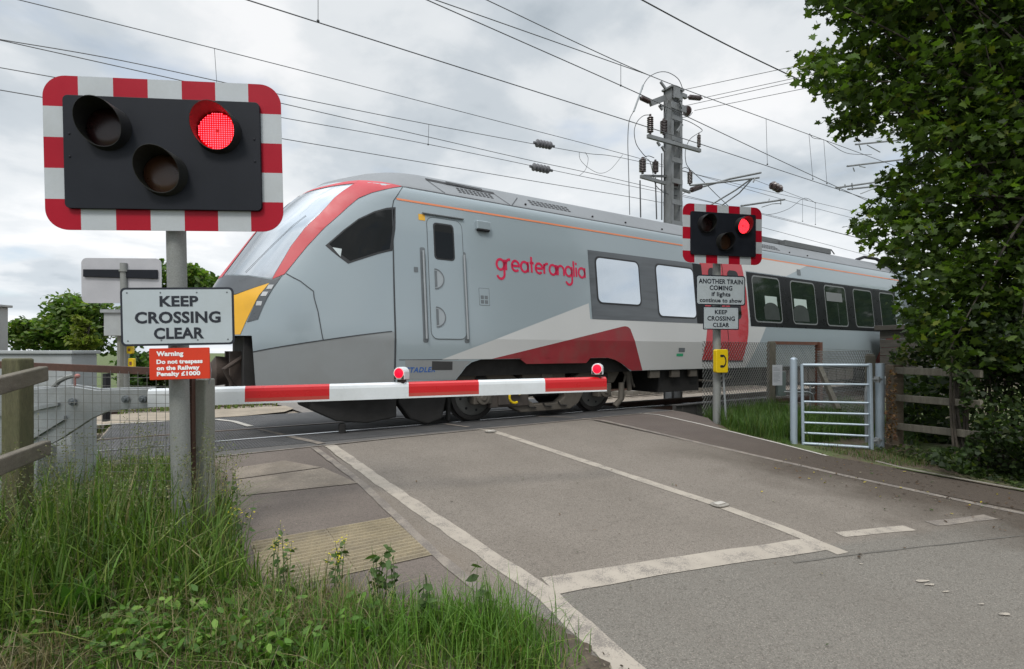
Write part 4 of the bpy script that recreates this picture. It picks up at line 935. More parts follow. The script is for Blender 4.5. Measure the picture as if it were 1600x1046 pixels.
e=thing('concrete_fence_post','grey concrete fence post standing right behind the left signal post','fence post',(cp.x,cp.y,gb))
m=MB(); m.obox(Vector((cp.x,cp.y,(gb+cp.z)/2)),R3,A3,UP,.062,.062,(cp.z-gb)/2); m.build('shaft',CONCP,e,bevel=.01)
m=MB(); m.tube([atZ(327,600,3.60),atZ(329,580,3.60),atZ(326,562,3.60),atZ(318,556,3.60)],.007,6); m.build('wire_loop',GALV,e)
# ---------------------------------------------------------------- far side of the crossing
d=12.2; c=atZ(191,439,d); frB=frame(9,.01); rB,uB,nB=frB
e=thing('crossing_light_signal','pale blank back of a light board on a pole across the tracks, with dark bar','traffic light',(c.x,c.y,zg(c.y)),'flashing crossing light signals')
m=MB(); m.prism(rrect(116*d/F,70*d/F,.12),c,rB,uB,nB,.02); m.build('board_back',SILV,e)
m=MB(); m.prism([(-.79,.08),(.79,.04),(.79,.25),(-.79,.25)],c+nB*.025,rB,uB,nB,.05); m.build('rear_housing',PANELDARK,e,bevel=.01)
m=MB(); m.tube([Vector((c.x+.08,c.y-.06,zg(c.y)-.1)),Vector((c.x+.03,c.y-.06,c.z+.40))],.075,14); m.lathe(Vector((c.x+.035,c.y-.06,c.z+.2)),(0,0,1),[(0,.1),(.05,.1)],12); m.build('post',POSTM,e,smooth=40)
e=thing('crossing_sign_back','small grey equipment box on a stand across the tracks, below the blank board back','equipment box',tuple(atZ(185,640,11.6)))
m=MB(); k=11.6/F; m.prism([((162-800)*k,ZC+24*k),((215-800)*k,ZC+24*k),((215-800)*k,ZC+62*k),((162-800)*k,ZC+62*k)],A3*11.6,R3,UP,A3,.35); m.build('casing',CABG,e,bevel=.01)
m=MB(); m.prism([((159-800)*k,ZC+60*k),((218-800)*k,ZC+60*k),((218-800)*k,ZC+65*k),((159-800)*k,ZC+65*k)],A3*11.55,R3,UP,A3,.45); m.build('lid',GALV,e)
m=MB(); o=atZ(188,530,11.75); m.tube([Vector((o.x,o.y,-.6)),Vector((o.x,o.y,ZC+25*k))],.06,8); m.build('stand',CONCP,e)
e.name='equipment_box'; WORLD['equipment_box']=WORLD['crossing_sign_back']
for (px,py,hh,lb) in((206,547,12,'upper small yellow box on the far pole, under the larger KEEP CROSSING CLEAR sign'),(208,568,16,'lower small yellow box on the far pole, left of the Warning sign')):
    o=atZ(px,py,11.95); e=thing('yellow_box',lb,'telephone',tuple(o),'yellow boxes on the far pole')
    m=MB(); k=11.95/F; m.prism([(x,y) for x,y in rrect(9*k,hh*k,.03)],o,R3,UP,-A3,.08); m.build('casing',YEL,e,bevel=.01)
    m=MB(); m.prism(rrect(3.5*k,hh*.35*k,.01),o-A3*.082,R3,UP,-A3,.004); m.build('symbol',RUST2,e)
# ================================================================ right hand side: fences, gate, shed
def gp(x,y,dz=0): return Vector((x,y,gz(x,y)+dz))
def chain(m,p0,p1,z0,z1,s=.095,r=.005):
    """diamond mesh between two plan points"""
    p0=Vector(p0);p1=Vector(p1);L_=(p1-p0).length;d=(p1-p0)/L_
    H=z1-z0; n=int((L_+H)/s)
    for i in range(n):
        for sg in(1,-1):
            a=i*s-(H if sg>0 else 0); q0=(a,z0) ; q1=(a+sg*H,z1) if sg>0 else (a-H,z1)
            (xa,za),(xb,zb_)=q0,q1
            if xb==xa: continue
            t0=0;t1=1
            def cl(x): return (x-xa)/(xb-xa)
            lo,hi=sorted((cl(0),cl(L_))); t0=max(0,lo);t1=min(1,hi)
            if t1-t0<.02: continue
            P=lambda t:(p0+d*(xa+(xb-xa)*t)).to_3d()+UP*(za+(zb_-za)*t)
            m.tube([P(t0),P(t1)],r,3,caps=False)
pA,pB,pC,pD=(8.25,6.30),(10.97,6.60),(12.85,6.62),(10.02,4.26)
def wpost(label,x,y,zt,w=.07,mat=WOODGR,zb=-.6):
    e=thing('wooden_post',label,'fence post',(x,y,zb),'grey wooden posts of the chain link fence'); m=MB(); m.obox(Vector((x,y,(zb+zt)/2)),(.9,.43,0),(-.43,.9,0),UP,w,w,(zt-zb)/2); m.obox(Vector((x,y,zt+.012)),(.9,.43,0),(-.43,.9,0),UP,w*.8,w*.8,.012); m.build('shaft',mat,e,bevel=.012); return e
wpost('stout grey wooden post at the left side of the rusty red frame, holding chain link',pB[0],pB[1],1.34,.085)
wpost('grey wooden post behind the right stile of the metal gate',pD[0],pD[1],1.08,.075)
e=thing('chain_link_fence','chain link fence between the right signal post and the stout wooden post','fence',(9.6,6.45,-.35),'chain link fences')
m=MB(); chain(m,pA,pB,-.42,1.33); m.build('wire_mesh',WIREG,e)
m=MB(); [m.tube([Vector((*pA,z)),Vector((*pB,z))],.003,4) for z in(1.33,.5,-.4)]; m.build('line_wire',WIREG,e)
e=thing('chain_link_fence','chain link fence seen above and through the bars of the metal gate','fence',(11.4,5.4,-.35),'chain link fences')
m=MB(); chain(m,pC,pD,-.42,1.16,.10); m.build('wire_mesh',WIREG,e)
m=MB(); [m.tube([Vector((*pC,z+.05)),Vector((*pD,z))],.003,4) for z in(1.16,.45)]; m.build('line_wire',WIREG,e)
e=thing('rusty_frame','rusty red angle iron frame between the stout wooden post and the leaning brace','fence',(12.,6.6,-.5))
m=MB(); z1=1.33; m.beam((11.0,6.58,z1),(12.9,6.58,z1),.06,.07); m.beam((12.85,6.56,-.6),(12.85,6.56,z1+.03),.12,.12,(1,0,0)); m.build('angle_iron',RUST2,e)
m=MB(); chain(m,(11.05,6.60),(12.8,6.60),.1,1.3,.075); m.build('wire_mesh',WIREG,e)
e=thing('timber_brace','sloping grey timber brace leaning behind the metal gate','brace',tuple(atZ(1310,640,10.8)))
m=MB(); m.beam(atZ(1310,642,10.6),atZ(1278,570,11.6),.09,.12); m.build('plank',WOODGR,e,bevel=.01)
c=atZ(1214.5,586.5,10.9); e=thing('paper_notice','white paper notice fixed to the chain link beside the stout wooden post','notice',tuple(c))
m=MB(); k=10.9/F; r,u,n=frame(14); m.prism([(-8*k,-16*k),(8*k,-16*k),(8*k,16*k),(-8*k,16*k)],c,r,u,n,.004); m.build('paper',pm('paper',(.62,.63,.66),.6,var=.02,fine=0),e)
m=MB()
for j,wd in enumerate((.5,.8,.8,.0,.8,.8,.7,.8,.8,.6,.8,.5)):
    if wd: y=(11.5-j*2.0)*k; m.prism([(-6.5*k,y-.3*k),((-6.5+13*wd)*k,y-.3*k),((-6.5+13*wd)*k,y+.3*k),(-6.5*k,y+.3*k)],c+n*.0045,r,u,n,.001)
m.build('print',pm('print_grey',(.28,.29,.33),.6,var=.02,fine=0),e)
o=atZ(1222,600,11.3); e=thing('small_equipment_box','small grey green metal box behind the paper notice','equipment box',tuple(o)); m=MB(); m.prism(rrect(.17,.52,.02),o,R3,UP,A3,.12); m.build('casing',pm('grey_green_paint',(.17,.21,.20),.5),e,bevel=.01)
o=atZ(1255,612,11.0); e=thing('bent_pipe','thin bent grey pipe behind the metal gate','pipe',tuple(o)); m=MB(); m.tube([atZ(1225,613,11.),atZ(1262,613,11.),atZ(1269,616,11.),atZ(1271,625,11.)],.022,8); m.tube([atZ(1266,604,11.),atZ(1266,640,11.)],.015,6); m.build('tube',GALV,e)
# gate
gl=Vector((7.49,4.17)); gl_z=gz(*gl); dz=7.56
e=thing('gate_post','bluish galvanised round post left of the metal gate','gate post',(gl.x,gl.y,gl_z),'round gate posts')
m=MB(); p=gp(*gl); top=ZC-(562-HY)*7.56/F; m.tube([Vector((gl.x,gl.y,p.z-.1)),Vector((gl.x-.005,gl.y,top))],.048,16); m.lathe((gl.x-.005,gl.y,top),(0,0,1),[(0,.05),(.012,.045),(.03,.02)],16); m.build('tube',GALVB,e,smooth=40)
m=MB(); m.tube([Vector((gl.x,gl.y,top)),Vector((gl.x,gl.y,top+.07))],.012,6); m.build('cap_pin',GALV,e)
gr=Vector((8.28,3.40)); e=thing('gate_post','bluish galvanised round post the metal gate hangs on, against the leafy wooden post','gate post',(gr.x,gr.y,gz(*gr)),'round gate posts')
topr=ZC-(568-HY)*(.5422*gr.x+.8403*gr.y)/F
m=MB(); m.tube([Vector((gr.x,gr.y,gz(*gr)-.1)),Vector((gr.x,gr.y,topr))],.054,16); m.build('tube',GALVB,e,smooth=40)
m=MB(); q=Vector((gr.x-.16,gr.y+.09,0)); 
for f_ in(.13,.93): zz=gz(*gr)+f_*1.05; m.tube([Vector((gr.x-.30,gr.y-.02,zz)),Vector((gr.x+.02,gr.y-.03,zz))],.016,8); m.box(gr.x-.16,gr.x-.11,gr.y-.05,gr.y+.01,zz-.04,zz+.04)
m.tube([Vector((gr.x-.09,gr.y+.1,topr-.25)),Vector((gr.x-.13,gr.y+.12,topr-.4)),Vector((gr.x-.16,gr.y+.1,gz(*gr)+.1))],.022,8); m.build('hinge',GALV,e)
ga,gb_=atZ(1253,632,7.52),atZ(1359,637,7.18); e=thing('metal_gate','bluish galvanised metal gate of seven horizontal bars','gate',((ga.x+gb_.x)/2,(ga.y+gb_.y)/2,zg(3.8)))
LZ,RZ=7.50,7.18
m=MB(); m.tube([atZ(1253,569,LZ),atZ(1255,696,LZ)],.021,10); m.build('stile',GALVB,e,smooth=50)
m=MB(); m.beam(atZ(1358.5,568,RZ),atZ(1361,703,RZ),.065,.04,R3); m.build('stile',GALVB,e,bevel=.008)
for i,(a,b_) in enumerate(((570.5,571),(600.3,601.2),(627.8,630),(644.6,647.4),(660.6,664.4),(676.6,681.6),(693,699.6))):
    m=MB(); m.tube([atZ(1254,a,LZ),atZ(1357,b_,RZ)],.021 if i in(0,6) else .0145,10); m.build('bar',GALVB,e,smooth=50)
# wooden fence by the hedge
fx,fy=8.45,3.29; fz=gz(fx,fy); dF=.5422*fx+.8403*fy; zt=ZC-(570-HY)*dF/F
e=thing('wooden_fence','brown wooden post and rail fence under the dark ivy, right of the metal gate','fence',(fx,fy,fz))
m=MB(); m.obox(Vector((fx,fy,(fz-.1+zt)/2)),(.52,.86,0),(.86,-.52,0),UP,.075,.075,(zt-fz+.1)/2); m.obox(Vector((fx,fy-.04,fz+.03)),(.52,.86,0),(.86,-.52,0),UP,.13,.11,.06); m.build('post',WOODB,e,bevel=.012)
ex,ey=7.93,2.30; dE=.5422*ex+.8403*ey
for a,b_ in((579,584),(621,631),(665,679)):
    p=Vector((fx-.07,fy-.05,ZC-(a-HY)*dF/F)); q=Vector((ex,ey,ZC-(b_-HY)*dE/F)); m=MB(); m.beam(p+(p-q).normalized()*.08,q+(q-p)*.12,.04,.092); m.build('rail',WOODGR,e,bevel=.008)
# dry leaves and ivy up the post are built with the vegetation
# timber shed beyond the train's tail end
e=thing('timber_shed','low dark shed of horizontal timber boards at the tail of the leading carriage','shed',(18.5,6.3,-.4))
m=MB()
for k in range(9): z=-.45+k*.245; m.box(17.55,22,6.30-.015*(k%2)*0,6.34,z,z+.232)
for k in range(9): z=-.45+k*.245; m.box(17.52,17.56,6.34,7.2,z,z+.232)
m.build('board_wall',WOODD,e,bevel=.008)
m=MB(); m.box(17.4,22.2,6.2,7.3,1.76,1.90); m.build('roof_edge',WOODD,e,bevel=.01)
c=atZ(1461,515,10.5); e=thing('trackside_sign','white sign with yellow lower part, half hidden by leaves right of the timber shed','sign',(c.x,c.y,-.4))
k=10.5/F; m=MB(); m.prism([(-11*k,-30*k),(13*k,-30*k),(13*k,42*k),(-11*k,42*k)],c,R3,UP,A3,.01,0); m.prism([(-7*k,-26*k),(12*k,-26*k),(12*k,-2*k),(-7*k,-2*k)],c-A3*.004,R3,UP,A3,.002,1); m.build('sign_plate',[WHITEL,YEL],e)
m=MB(); m.tube([Vector((c.x,c.y,-.5)),Vector((c.x,c.y,c.z+.4))]+[],.04,8); m.v=[(x+A3.x*.06,y+A3.y*.06,z) for x,y,z in m.v]; m.build('post',GALV,e)
o=atZ(1432,598,9.2); e=thing('parked_metal_bin','pale grey metal box seen through the wooden fence rails','box',tuple(o)); m=MB(); m.prism(rrect(.5,.16,.03),o,R3,UP,A3,.5); m.build('casing',CABG,e,bevel=.02); e.name='metal_box'; WORLD['metal_box']=WORLD['parked_metal_bin']
# ================================================================ overhead line
YM=10.6
def P(px,py,Y=YM): return atY(px,py,Y)
mast=thing('overhead_line_mast','grey steel lattice mast with brown insulators rising behind the train roof','mast',(12.55,YM,-.3))
xl_,xr_=P(1039,345).x,P(1066,345).x
x0,x1=12.34,12.72; ztop=P(1050,140).z
m=MB()
for x in(x0,x1):
    m.box(x-.012,x+.012,YM-.14,YM+.14,-.4,ztop-.05); m.box(x-.05,x+.05,YM-.15,YM-.14,-.4,ztop-.05); m.box(x-.05,x+.05,YM+.14,YM+.15,-.4,ztop-.05)
m.build('column',MASTG,mast)
for k in range(14):
    z=ztop-.35-k*.62
    if z>.5: [(q_.box(x0-.04,x1+.04,YM+s_*.16-.006,YM+s_*.16+.006,z,z+.14),q_.build('batten',MASTG,mast)) for s_ in(-1,1) for q_ in[MB()]]
m=MB(); m.box(x0-.08,x1+.08,YM-.2,YM+.2,ztop-.05,ztop); m.box(x0-.16,x1+.12,YM-.24,YM-.22,ztop-.7,ztop-.5); m.box(x0-.05,x0+.15,YM-.3,YM-.22,ztop-.4,ztop-.05); m.build('mast_cap',MASTG,mast)
def insul(parent,a,b_,r,mat=INSB,n=8):
    a=Vector(a);b_=Vector(b_);L_=(b_-a).length; pr=[(0,r*.35),(L_*.10,r*.36)]
    for i in range(n):
        s0=L_*(.12+.76*i/n); st=L_*.76/n; pr+=[(s0,r*.62),(s0+st*.25,r),(s0+st*.55,r*.95),(s0+st*.8,r*.6)]
    pr+=[(L_*.90,r*.36),(L_,r*.34)]
    m=MB(); m.lathe(a,b_-a,pr,12); return m.build('insulator',mat,parent,smooth=40)
def arm(parent,pts,r,mat=MASTG,name='arm'):
    m=MB(); m.tube(pts,r,8); return m.build(name,mat,parent,smooth=50)
def barm(parent,p,q,w,h,name='cross_arm'):
    m=MB(); m.beam(p,q,w,h); return m.build(name,MASTG,parent)
barm(mast,P(1012,213,YM-.25),P(1094,236,YM-.25),.08,.10); barm(mast,P(1001,276),P(1040,287),.07,.09); barm(mast,P(1005,275,YM+.1),P(1050,276,YM+.1),.06,.06)
barm(mast,P(1016,162),P(1040,153),.09,.16); barm(mast,P(1045,140),P(1072,152),.09,.12); barm(mast,P(1052,292),P(1078,301),.06,.07)
for a,b_,r in(((1016,211,),(1016,179),.115),((1037,211),(1037,186),.13),((1092,233),(1092,208),.075),((1004,272),(1004,246),.125),((1024,272),(1024,250),.115),((1078,290),(1078,266),.10),((1016,160),(999,152),.085),((1044,138),(1061,142),.10),((1075,152),(1097,154),.095),((1045,289),(1062,289),.075),((1078,298),(1098,291),.10)):
    insul(mast,P(*a),P(*b_),r*.82)
m=MB(); m.lathe(P(1068,173),P(1080,175)-P(1068,173),[(0,.03),(.12,.03),(.13,.05),(.15,.15),(.19,.15),(.21,.04),(.34,.02)],14); m.build('insulator_disc',INSB,mast)
for a,b_ in(((1032,128),(1040,139)),((1030,165),(1035,172)),((1066,195),(1058,206)),((1062,160),(1066,170)),((1027,222),(1031,228)),((1034,229),(1038,236)),((1030,166),(1037,166))):
    barm(mast,P(*a,YM-.3),P(*b_,YM-.3),.05,.06,'fitting')
# registration arms over the track
arm(mast,[P(1078,290,YM-.3),P(1130,285,YM-.9),P(1186,278,9.4)],.028); arm(mast,[P(1098,292,YM-.3),P(1140,280,YM-.8),P(1189,270,9.4)],.032); arm(mast,[P(1172,281,9.5),P(1150,297,9.9),P(1100,327,YM-.2)],.025); arm(mast,[P(1176,279,9.5),P(1155,302,9.9),P(1124,324,YM-.2)],.022)
arm(mast,[P(1158,322,9.4),P(1226,312,9.0)],.028); arm(mast,[P(1190,324,9.4),P(1206,319,9.2),P(1221,318,9.0)],.012); arm(mast,[P(1220,312,9.0),P(1220,320,9.)],.012); arm(mast,[P(1201,316,9.0),P(1202,311,9.)],.012); arm(mast,[P(1180,278,9.4),P(1177,285,9.4)],.02)
# jumpers and down leads
def smoothpath(pts,n=6):
    P_=[Vector(p) for p in pts]; out=[]
    for i in range(len(P_)-1):
        p0=P_[max(i-1,0)];p1=P_[i];p2=P_[i+1];p3=P_[min(i+2,len(P_)-1)]
        for k in range(n):
            t=k/n; out.append(.5*((2*p1)+(p2-p0)*t+(2*p0-5*p1+4*p2-p3)*t*t+(3*p1-p0-3*p2+p3)*t**3))
    return out+[P_[-1]]
WR=.011
def jumper(parent,px,r=WR,Y=YM,name='jumper_wire'):
    m=MB(); m.tube(smoothpath([P(a,b_,Y) for a,b_ in px]),r,5); return m.build(name,WIRE,parent)
for px in([(1067,140),(1060,124),(1045,114),(1030,113),(1015,120),(1006,132),(1004,140)],[(989,176),(983,190),(981,220),(982,260),(984,336)],[(1016,180),(1006,181),(996,190),(991,205),(994,225),(1004,240),(1010,246)],[(1005,247),(1013,244),(1022,247)],[(1005,247),(1015,252),(1020,270),(1025,290),(1040,302),(1060,306),(1075,298)],[(1065,186),(1080,192),(1097,203),(1092,208)],[(1092,208),(1078,218),(1071,235),(1072,255),(1078,265)],[(1082,176),(1076,182),(1062,184)],[(1079,266),(1100,285),(1120,305),(1140,324)],[(1037,186),(1040,172),(1046,150)],[(1060,268),(1070,262),(1078,266)]):
    jumper(mast,px)
for a,b_ in(((1000,282),(1001,340)),((1024,278),(1026,343)),((1034,240),(1034,344))): jumper(mast,[a,((a[0]+b_[0])/2,(a[1]+b_[1])/2),b_],.02,YM,'down_lead')
m=MB(); m.beam(P(1005,133),P(990,175),.05,.03); m.build('spreader',GALV,mast)
# the wires: each one a thing
def wire(label,pts,r,sag=0.,ext=None,grp='overhead wires across the sky',ins=None,drop=(),curve=False):
    Q=[atY(*p) for p in pts]
    if len(Q)>2 or curve: Q=smoothpath(Q,8)
    r*=.74
    e=thing('overhead_wire',label,'wire',tuple(Q[0]),grp); m=MB(); m.tube(Q,r,5); m.build('conductor',WIRE,e)
    if ins:
        for a,b_,Y in ins: insul(e,atY(*a,Y),atY(*b_,Y),.115,INSG,5)
    for a,b_,Y,Y2 in drop:
        m=MB(); m.tube([atY(*a,Y),atY(*b_,Y2)],.006,4); m.ball(atY(*b_,Y2),.025,6); m.build('dropper',WIRE,e)
    return e
wire('thin wire from the top left corner over the light board down to the mast',[(-150,-44,12.3),(335,76,12.3),(760,185,12.3),(1000,248,12.3),(1260,322,12.3),(1500,384,12.3)],.012,drop=[((335,76),(339,134),12.3,12.3)])
wire('straight wire entering the top edge above the light board and crossing the mast',[(200,-59,8.8),(760,119,8.8),(1062,215,8.8),(1309,296,8.8),(1480,352,8.8)],.014,drop=[((497,-30),(497,33),8.8,8.8)])
wire('thicker wire entering at the top centre, lower one of the pair near the mast',[(560,-47,8.8),(970,134,8.8),(1068,180,8.8),(1309,293,8.8),(1470,365,8.8)],.014)
wire('wire entering at the top centre, upper one of the pair that meets the mast top',[(560,-38,8.9),(680,0,8.9),(1012,117,8.9)],.013)
wire('wire from the top edge right of centre over the mast top towards the tree',[(640,-57,8.8),(760,0,8.8),(1012,117,8.8),(1197,186,8.8),(1345,240,8.8),(1480,290,8.8)],.013,drop=[((970,100),(970,134),8.8,8.8),((1197,186),(1199,257),8.8,8.8)])
wire('dark thick cable at the upper right running down into the tree',[(900,-58,5.2),(1003,0,5.2),(1145,75,5.2),(1310,155,5.2),(1420,215,5.2),(1560,290,5.2)],.014)
wire('left wire passing behind the light board, lower of the two leaving the left edge together',[(-150,30,12.3),(0,63,12.3),(313,133,12.3),(607,200,12.3),(820,249,12.3),(1000,289,12.3),(1340,372,12.3),(1500,412,12.3)],.012)
wire('left wire with a grey insulator left of the mast, upper of the two insulated wires',[(-150,36,12.2),(0,62,12.2),(190,95,12.2),(438,148,12.2),(672,195,12.2),(905,238,12.2),(1000,253,12.2),(1280,318,12.2),(1500,370,12.2)],.012,ins=[((834,223),(866,229),12.2)],drop=[((670,195),(669,226),12.2,12.2)])
wire('wire with a grey insulator above the train roof, lower of the two insulated wires',[(-150,78,12.3),(0,106,12.3),(440,184,12.3),(670,226,12.3),(905,275,12.3),(1000,294,12.3),(1196,335,12.3),(1322,367,12.3),(1500,412,12.3)],.011,ins=[((828,260),(863,267),12.3)])
wire('lowest wire, just above the sloping train roof',[(-150,117,12.3),(0,141,12.3),(441,217,12.3),(820,281,12.3),(1060,322,12.3),(1196,357,12.3),(1358,400,12.3)],.012)
for i,(a,b_,lb) in enumerate(((((1071,140),(1260,100)),0,'highest of the four stay wires from the mast to the tree'),(((1100,153),(1290,112)),0,'second stay wire down from the mast to the tree'),(((1064,167),(1290,117)),0,'third stay wire down from the mast to the tree'),(((1085,173),(1300,130)),0,'lowest of the four stay wires from the mast to the tree'))):
    wire(lb,[(*a[0],10.6),(*a[1],7.2)],.011,grp='stay wires from the mast to the tree')
e=wire('looped jumper wire with clamps hanging between two wires left of the mast',[(905,238,12.2),(907,250,12.2),(920,263,12.2),(938,271,12.2),(955,264,12.2),(973,242,12.2)],.009,grp='looped jumper wires')
wire('short curved jumper wire between the two insulated wires left of the mast',[(914,238,12.2),(919,248,12.2),(915,265,12.2),(905,275,12.2)],.009,grp='looped jumper wires')
wire('looped jumper wire right of the mast hanging from two clamps towards the tree',[(1265,209,8.8),(1271,216,8.8),(1288,219,8.8),(1300,227,8.8),(1325,240,8.8),(1362,242,8.8)],.012,grp='looped jumper wires',drop=[((1264,210),(1270,280),8.8,8.8),((1287,218),(1292,287),8.8,8.8)])
wire('short looped jumper wire behind the right light board',[(1198,336,12.3),(1215,333,12.3),(1235,325,12.3),(1257,310,12.3),(1275,318,12.3)],.014,grp='looped jumper wires',drop=[((1254,312),(1254,346),12.3,12.3),((1274,318),(1274,351),12.3,12.3)])
c0,c1=atY(1204,288,9.4),atY(1222,298,9.4); e=wire('short wire with a dark round insulator right of the mast',[(1178,281,9.4),(1262,313,9.4)],.009); insul(e,c0,c1,.13,INSB,3)
# second mast, mostly hidden by the tree, with its arms
m2=thing('overhead_line_mast','second mast hidden by the tree, only its horizontal arms showing left of the leaves','mast',(32,10.6,-.3))
m=MB(); m.box(31.7,31.72,10.4,10.8,-.4,9); m.box(32.3,32.32,10.4,10.8,-.4,9); m.build('column',GALV,m2)
for a,b_ in(((1337,226),(1440,216)),((1324,260),(1440,246)),((1306,294),(1470,270)),((1325,296),(1440,284))): arm(m2,[P(*a,10.0),P(*b_,10.6)],.035)
for a,b_ in(((1355,227),(1375,238)),((1343,260),(1352,262)),((1333,262),(1335,268)),((1342,226),(1345,235)),((1320,288),(1321,293)),((1311,294),(1312,298)),((1345,303),(1380,289)),((1331,286),(1332,297))): arm(m2,[P(*a,10.0),P(*b_,10.1)],.02,GALV,'fitting')
arm(m2,[P(1440,216,10.6),Vector((31.7,10.6,7.2))],.05); arm(m2,[P(1440,246,10.6),Vector((31.7,10.6,6.2))],.05); arm(m2,[P(1470,270,10.6),Vector((31.7,10.6,5.6))],.05); arm(m2,[P(1440,284,10.6),Vector((31.7,10.6,5.0))],.05)
# ================================================================ vegetation
def unit(v): return v/np.maximum(1e-9,np.linalg.norm(v,axis=1,keepdims=True))
MAPLE=np.array([(0,-.50,0),(.10,-.30,.0),(.40,-.36,.06),(.33,-.10,.03),(.56,.14,.09),(.26,.16,.03),(.22,.34,.03),(0,.62,-.02),(-.22,.34,.03),(-.26,.16,.03),(-.56,.14,.09),(-.33,-.10,.03),(-.40,-.36,.06),(-.10,-.30,.0)],np.float32)
OVAL=np.array([(0,-.5,0),(.26,-.15,.05),(.2,.2,.04),(0,.55,-.02),(-.2,.2,.04),(-.26,-.15,.05)],np.float32)
IVY=np.array([(0,-.42,0),(.42,-.30,.05),(.28,.05,.03),(0,.55,-.02),(-.28,.05,.03),(-.42,-.30,.05)],np.float32)
LONG=np.array([(0,0,0),(.10,.25,.03),(.12,.55,.03),(.06,.85,-.03),(0,1.,-.08),(-.06,.85,-.03),(-.12,.55,.03),(-.10,.25,.03)],np.float32)
def leaves(C,size,tmpl,droop=.45,up=.6,nrm=None,tip=None):
    """leaf polygons at C: returns verts, faces"""
    n=len(C); K=len(tmpl)
    if nrm is None:
        nrm=rng.normal(size=(n,3)); nrm[:,2]=np.abs(nrm[:,2])*.7+up
    nrm=unit(nrm)
    if tip is None:
        tip=rng.normal(size=(n,3)); tip[:,2]=tip[:,2]*.5-droop
    tip=unit(tip-nrm*np.sum(tip*nrm,1,keepdims=True)); x=np.cross(tip,nrm)
    s=np.asarray(size).reshape(-1,1,1)
    V=C[:,None,:]+s*(tmpl[None,:,0,None]*x[:,None,:]+tmpl[None,:,1,None]*tip[:,None,:]+tmpl[None,:,2,None]*nrm[:,None,:])
    Fc=np.arange(n*K).reshape(n,K)
    return V.reshape(-1,3),Fc
def cols(n,K,pal,var=.25,w=None):
    pal=np.array(pal); i=rng.choice(len(pal),n,p=w); c=pal[i]*(1+rng.normal(0,var,(n,1))).clip(.4,1.8)
    return np.repeat(c,K,0)
def inpoly(px,py,poly):
    r=np.zeros(len(px),bool); n=len(poly)
    for i in range(n):
        (x0,y0),(x1,y1)=poly[i],poly[(i+1)%n]
        if y0==y1: continue
        c=((y0>py)!=(y1>py))&(px<(x1-x0)*(py-y0)/(y1-y0)+x0); r^=c
    return r
def pts3(px,py,d):
    u=(px-800)/F; v=(HY-py)/F
    return np.stack([(AX[0]+u*RT[0])*d,(AX[1]+u*RT[1])*d,ZC+v*d],1)
GRN=[(.060,.105,.015),(.042,.076,.012),(.088,.138,.020),(.030,.054,.011),(.13,.155,.024)]
# ---- maple at the right
CROWN=[(1262,-200),(1272,-2),(1312,28),(1345,46),(1330,78),(1290,80),(1262,78),(1250,98),(1292,118),(1272,138),(1320,160),(1296,190),(1330,208),(1366,190),(1392,170),(1402,200),(1432,222),(1440,242),(1412,262),(1376,282),(1378,310),(1350,332),(1332,360),(1368,374),(1366,392),(1396,410),(1400,440),(1396,476),(1428,490),(1440,540),(1500,560),(1860,600),(1860,-200)]
tree=thing('maple_tree','large dark green maple tree overhanging the road at the right edge','tree',(9.5,1.2,gz(9.5,1.2)))
n=46000; px=rng.uniform(1240,1720,n); py=rng.uniform(-200,600,n); ok=inpoly(px,py,CROWN); px,py=px[ok],py[ok]
# keep thinner towards the lower left fringe so that sky shows through
keep=rng.uniform(size=len(px))<np.where(px<1500,.088,.12); px,py=px[keep],py[keep]
d=rng.uniform(6.0,8.5,len(px)); far_=px>1560; d[far_]=rng.uniform(6.,8.,far_.sum()); near=px<1400; d[near]=rng.uniform(6.3,7.9,near.sum())
SP=pts3(px,py,d)
nl=12; C=np.repeat(SP,nl,0); ax=unit(rng.normal(size=(len(SP),3))*np.array([1,1,.45])); tt=rng.uniform(-.5,.5,(len(C),1))
C=C+np.repeat(ax,nl,0)*tt*.42+rng.normal(0,.055,C.shape); C[:,2]-=np.abs(tt[:,0])*.10
sz=rng.uniform(.06,.125,len(C)); V,Fc=leaves(C,sz,MAPLE,.55,.55)
shade=cols(len(C),14,GRN,.28,[.36,.28,.16,.15,.05])
bulk('crown',V,[Fc],LEAF,col=shade,parent=tree)
kx=rng.choice(len(SP),150,replace=False); m=MB(); base=Vector((9.5,1.2,gz(9.5,1.2)))
for i,zz in((0,1.),):
    m.tube([base,base+Vector((.05,.05,1.4)),base+Vector((-.1,.25,3.)),base+Vector((-.05,.45,4.6)),base+Vector((.1,.6,6.4))],.2,10,0,True,[.22,.19,.16,.11,.05])
m.build('trunk',BARK,tree,smooth=60)
m=MB()
for k_ in kx:
    t_=Vector(SP[k_]); s_=base+Vector((-.05,.4,random.uniform(1.2,5.4))); mid=s_.lerp(t_,.55)+Vector((random.uniform(-.15,.15),random.uniform(-.15,.15),random.uniform(.0,.35)))
    m.tube(smoothpath([s_,mid,t_],4),.02,5,0,True,[.030,.028,.024,.020,.017,.013,.010,.007,.004])
m.build('limbs',BARK,tree,smooth=60)
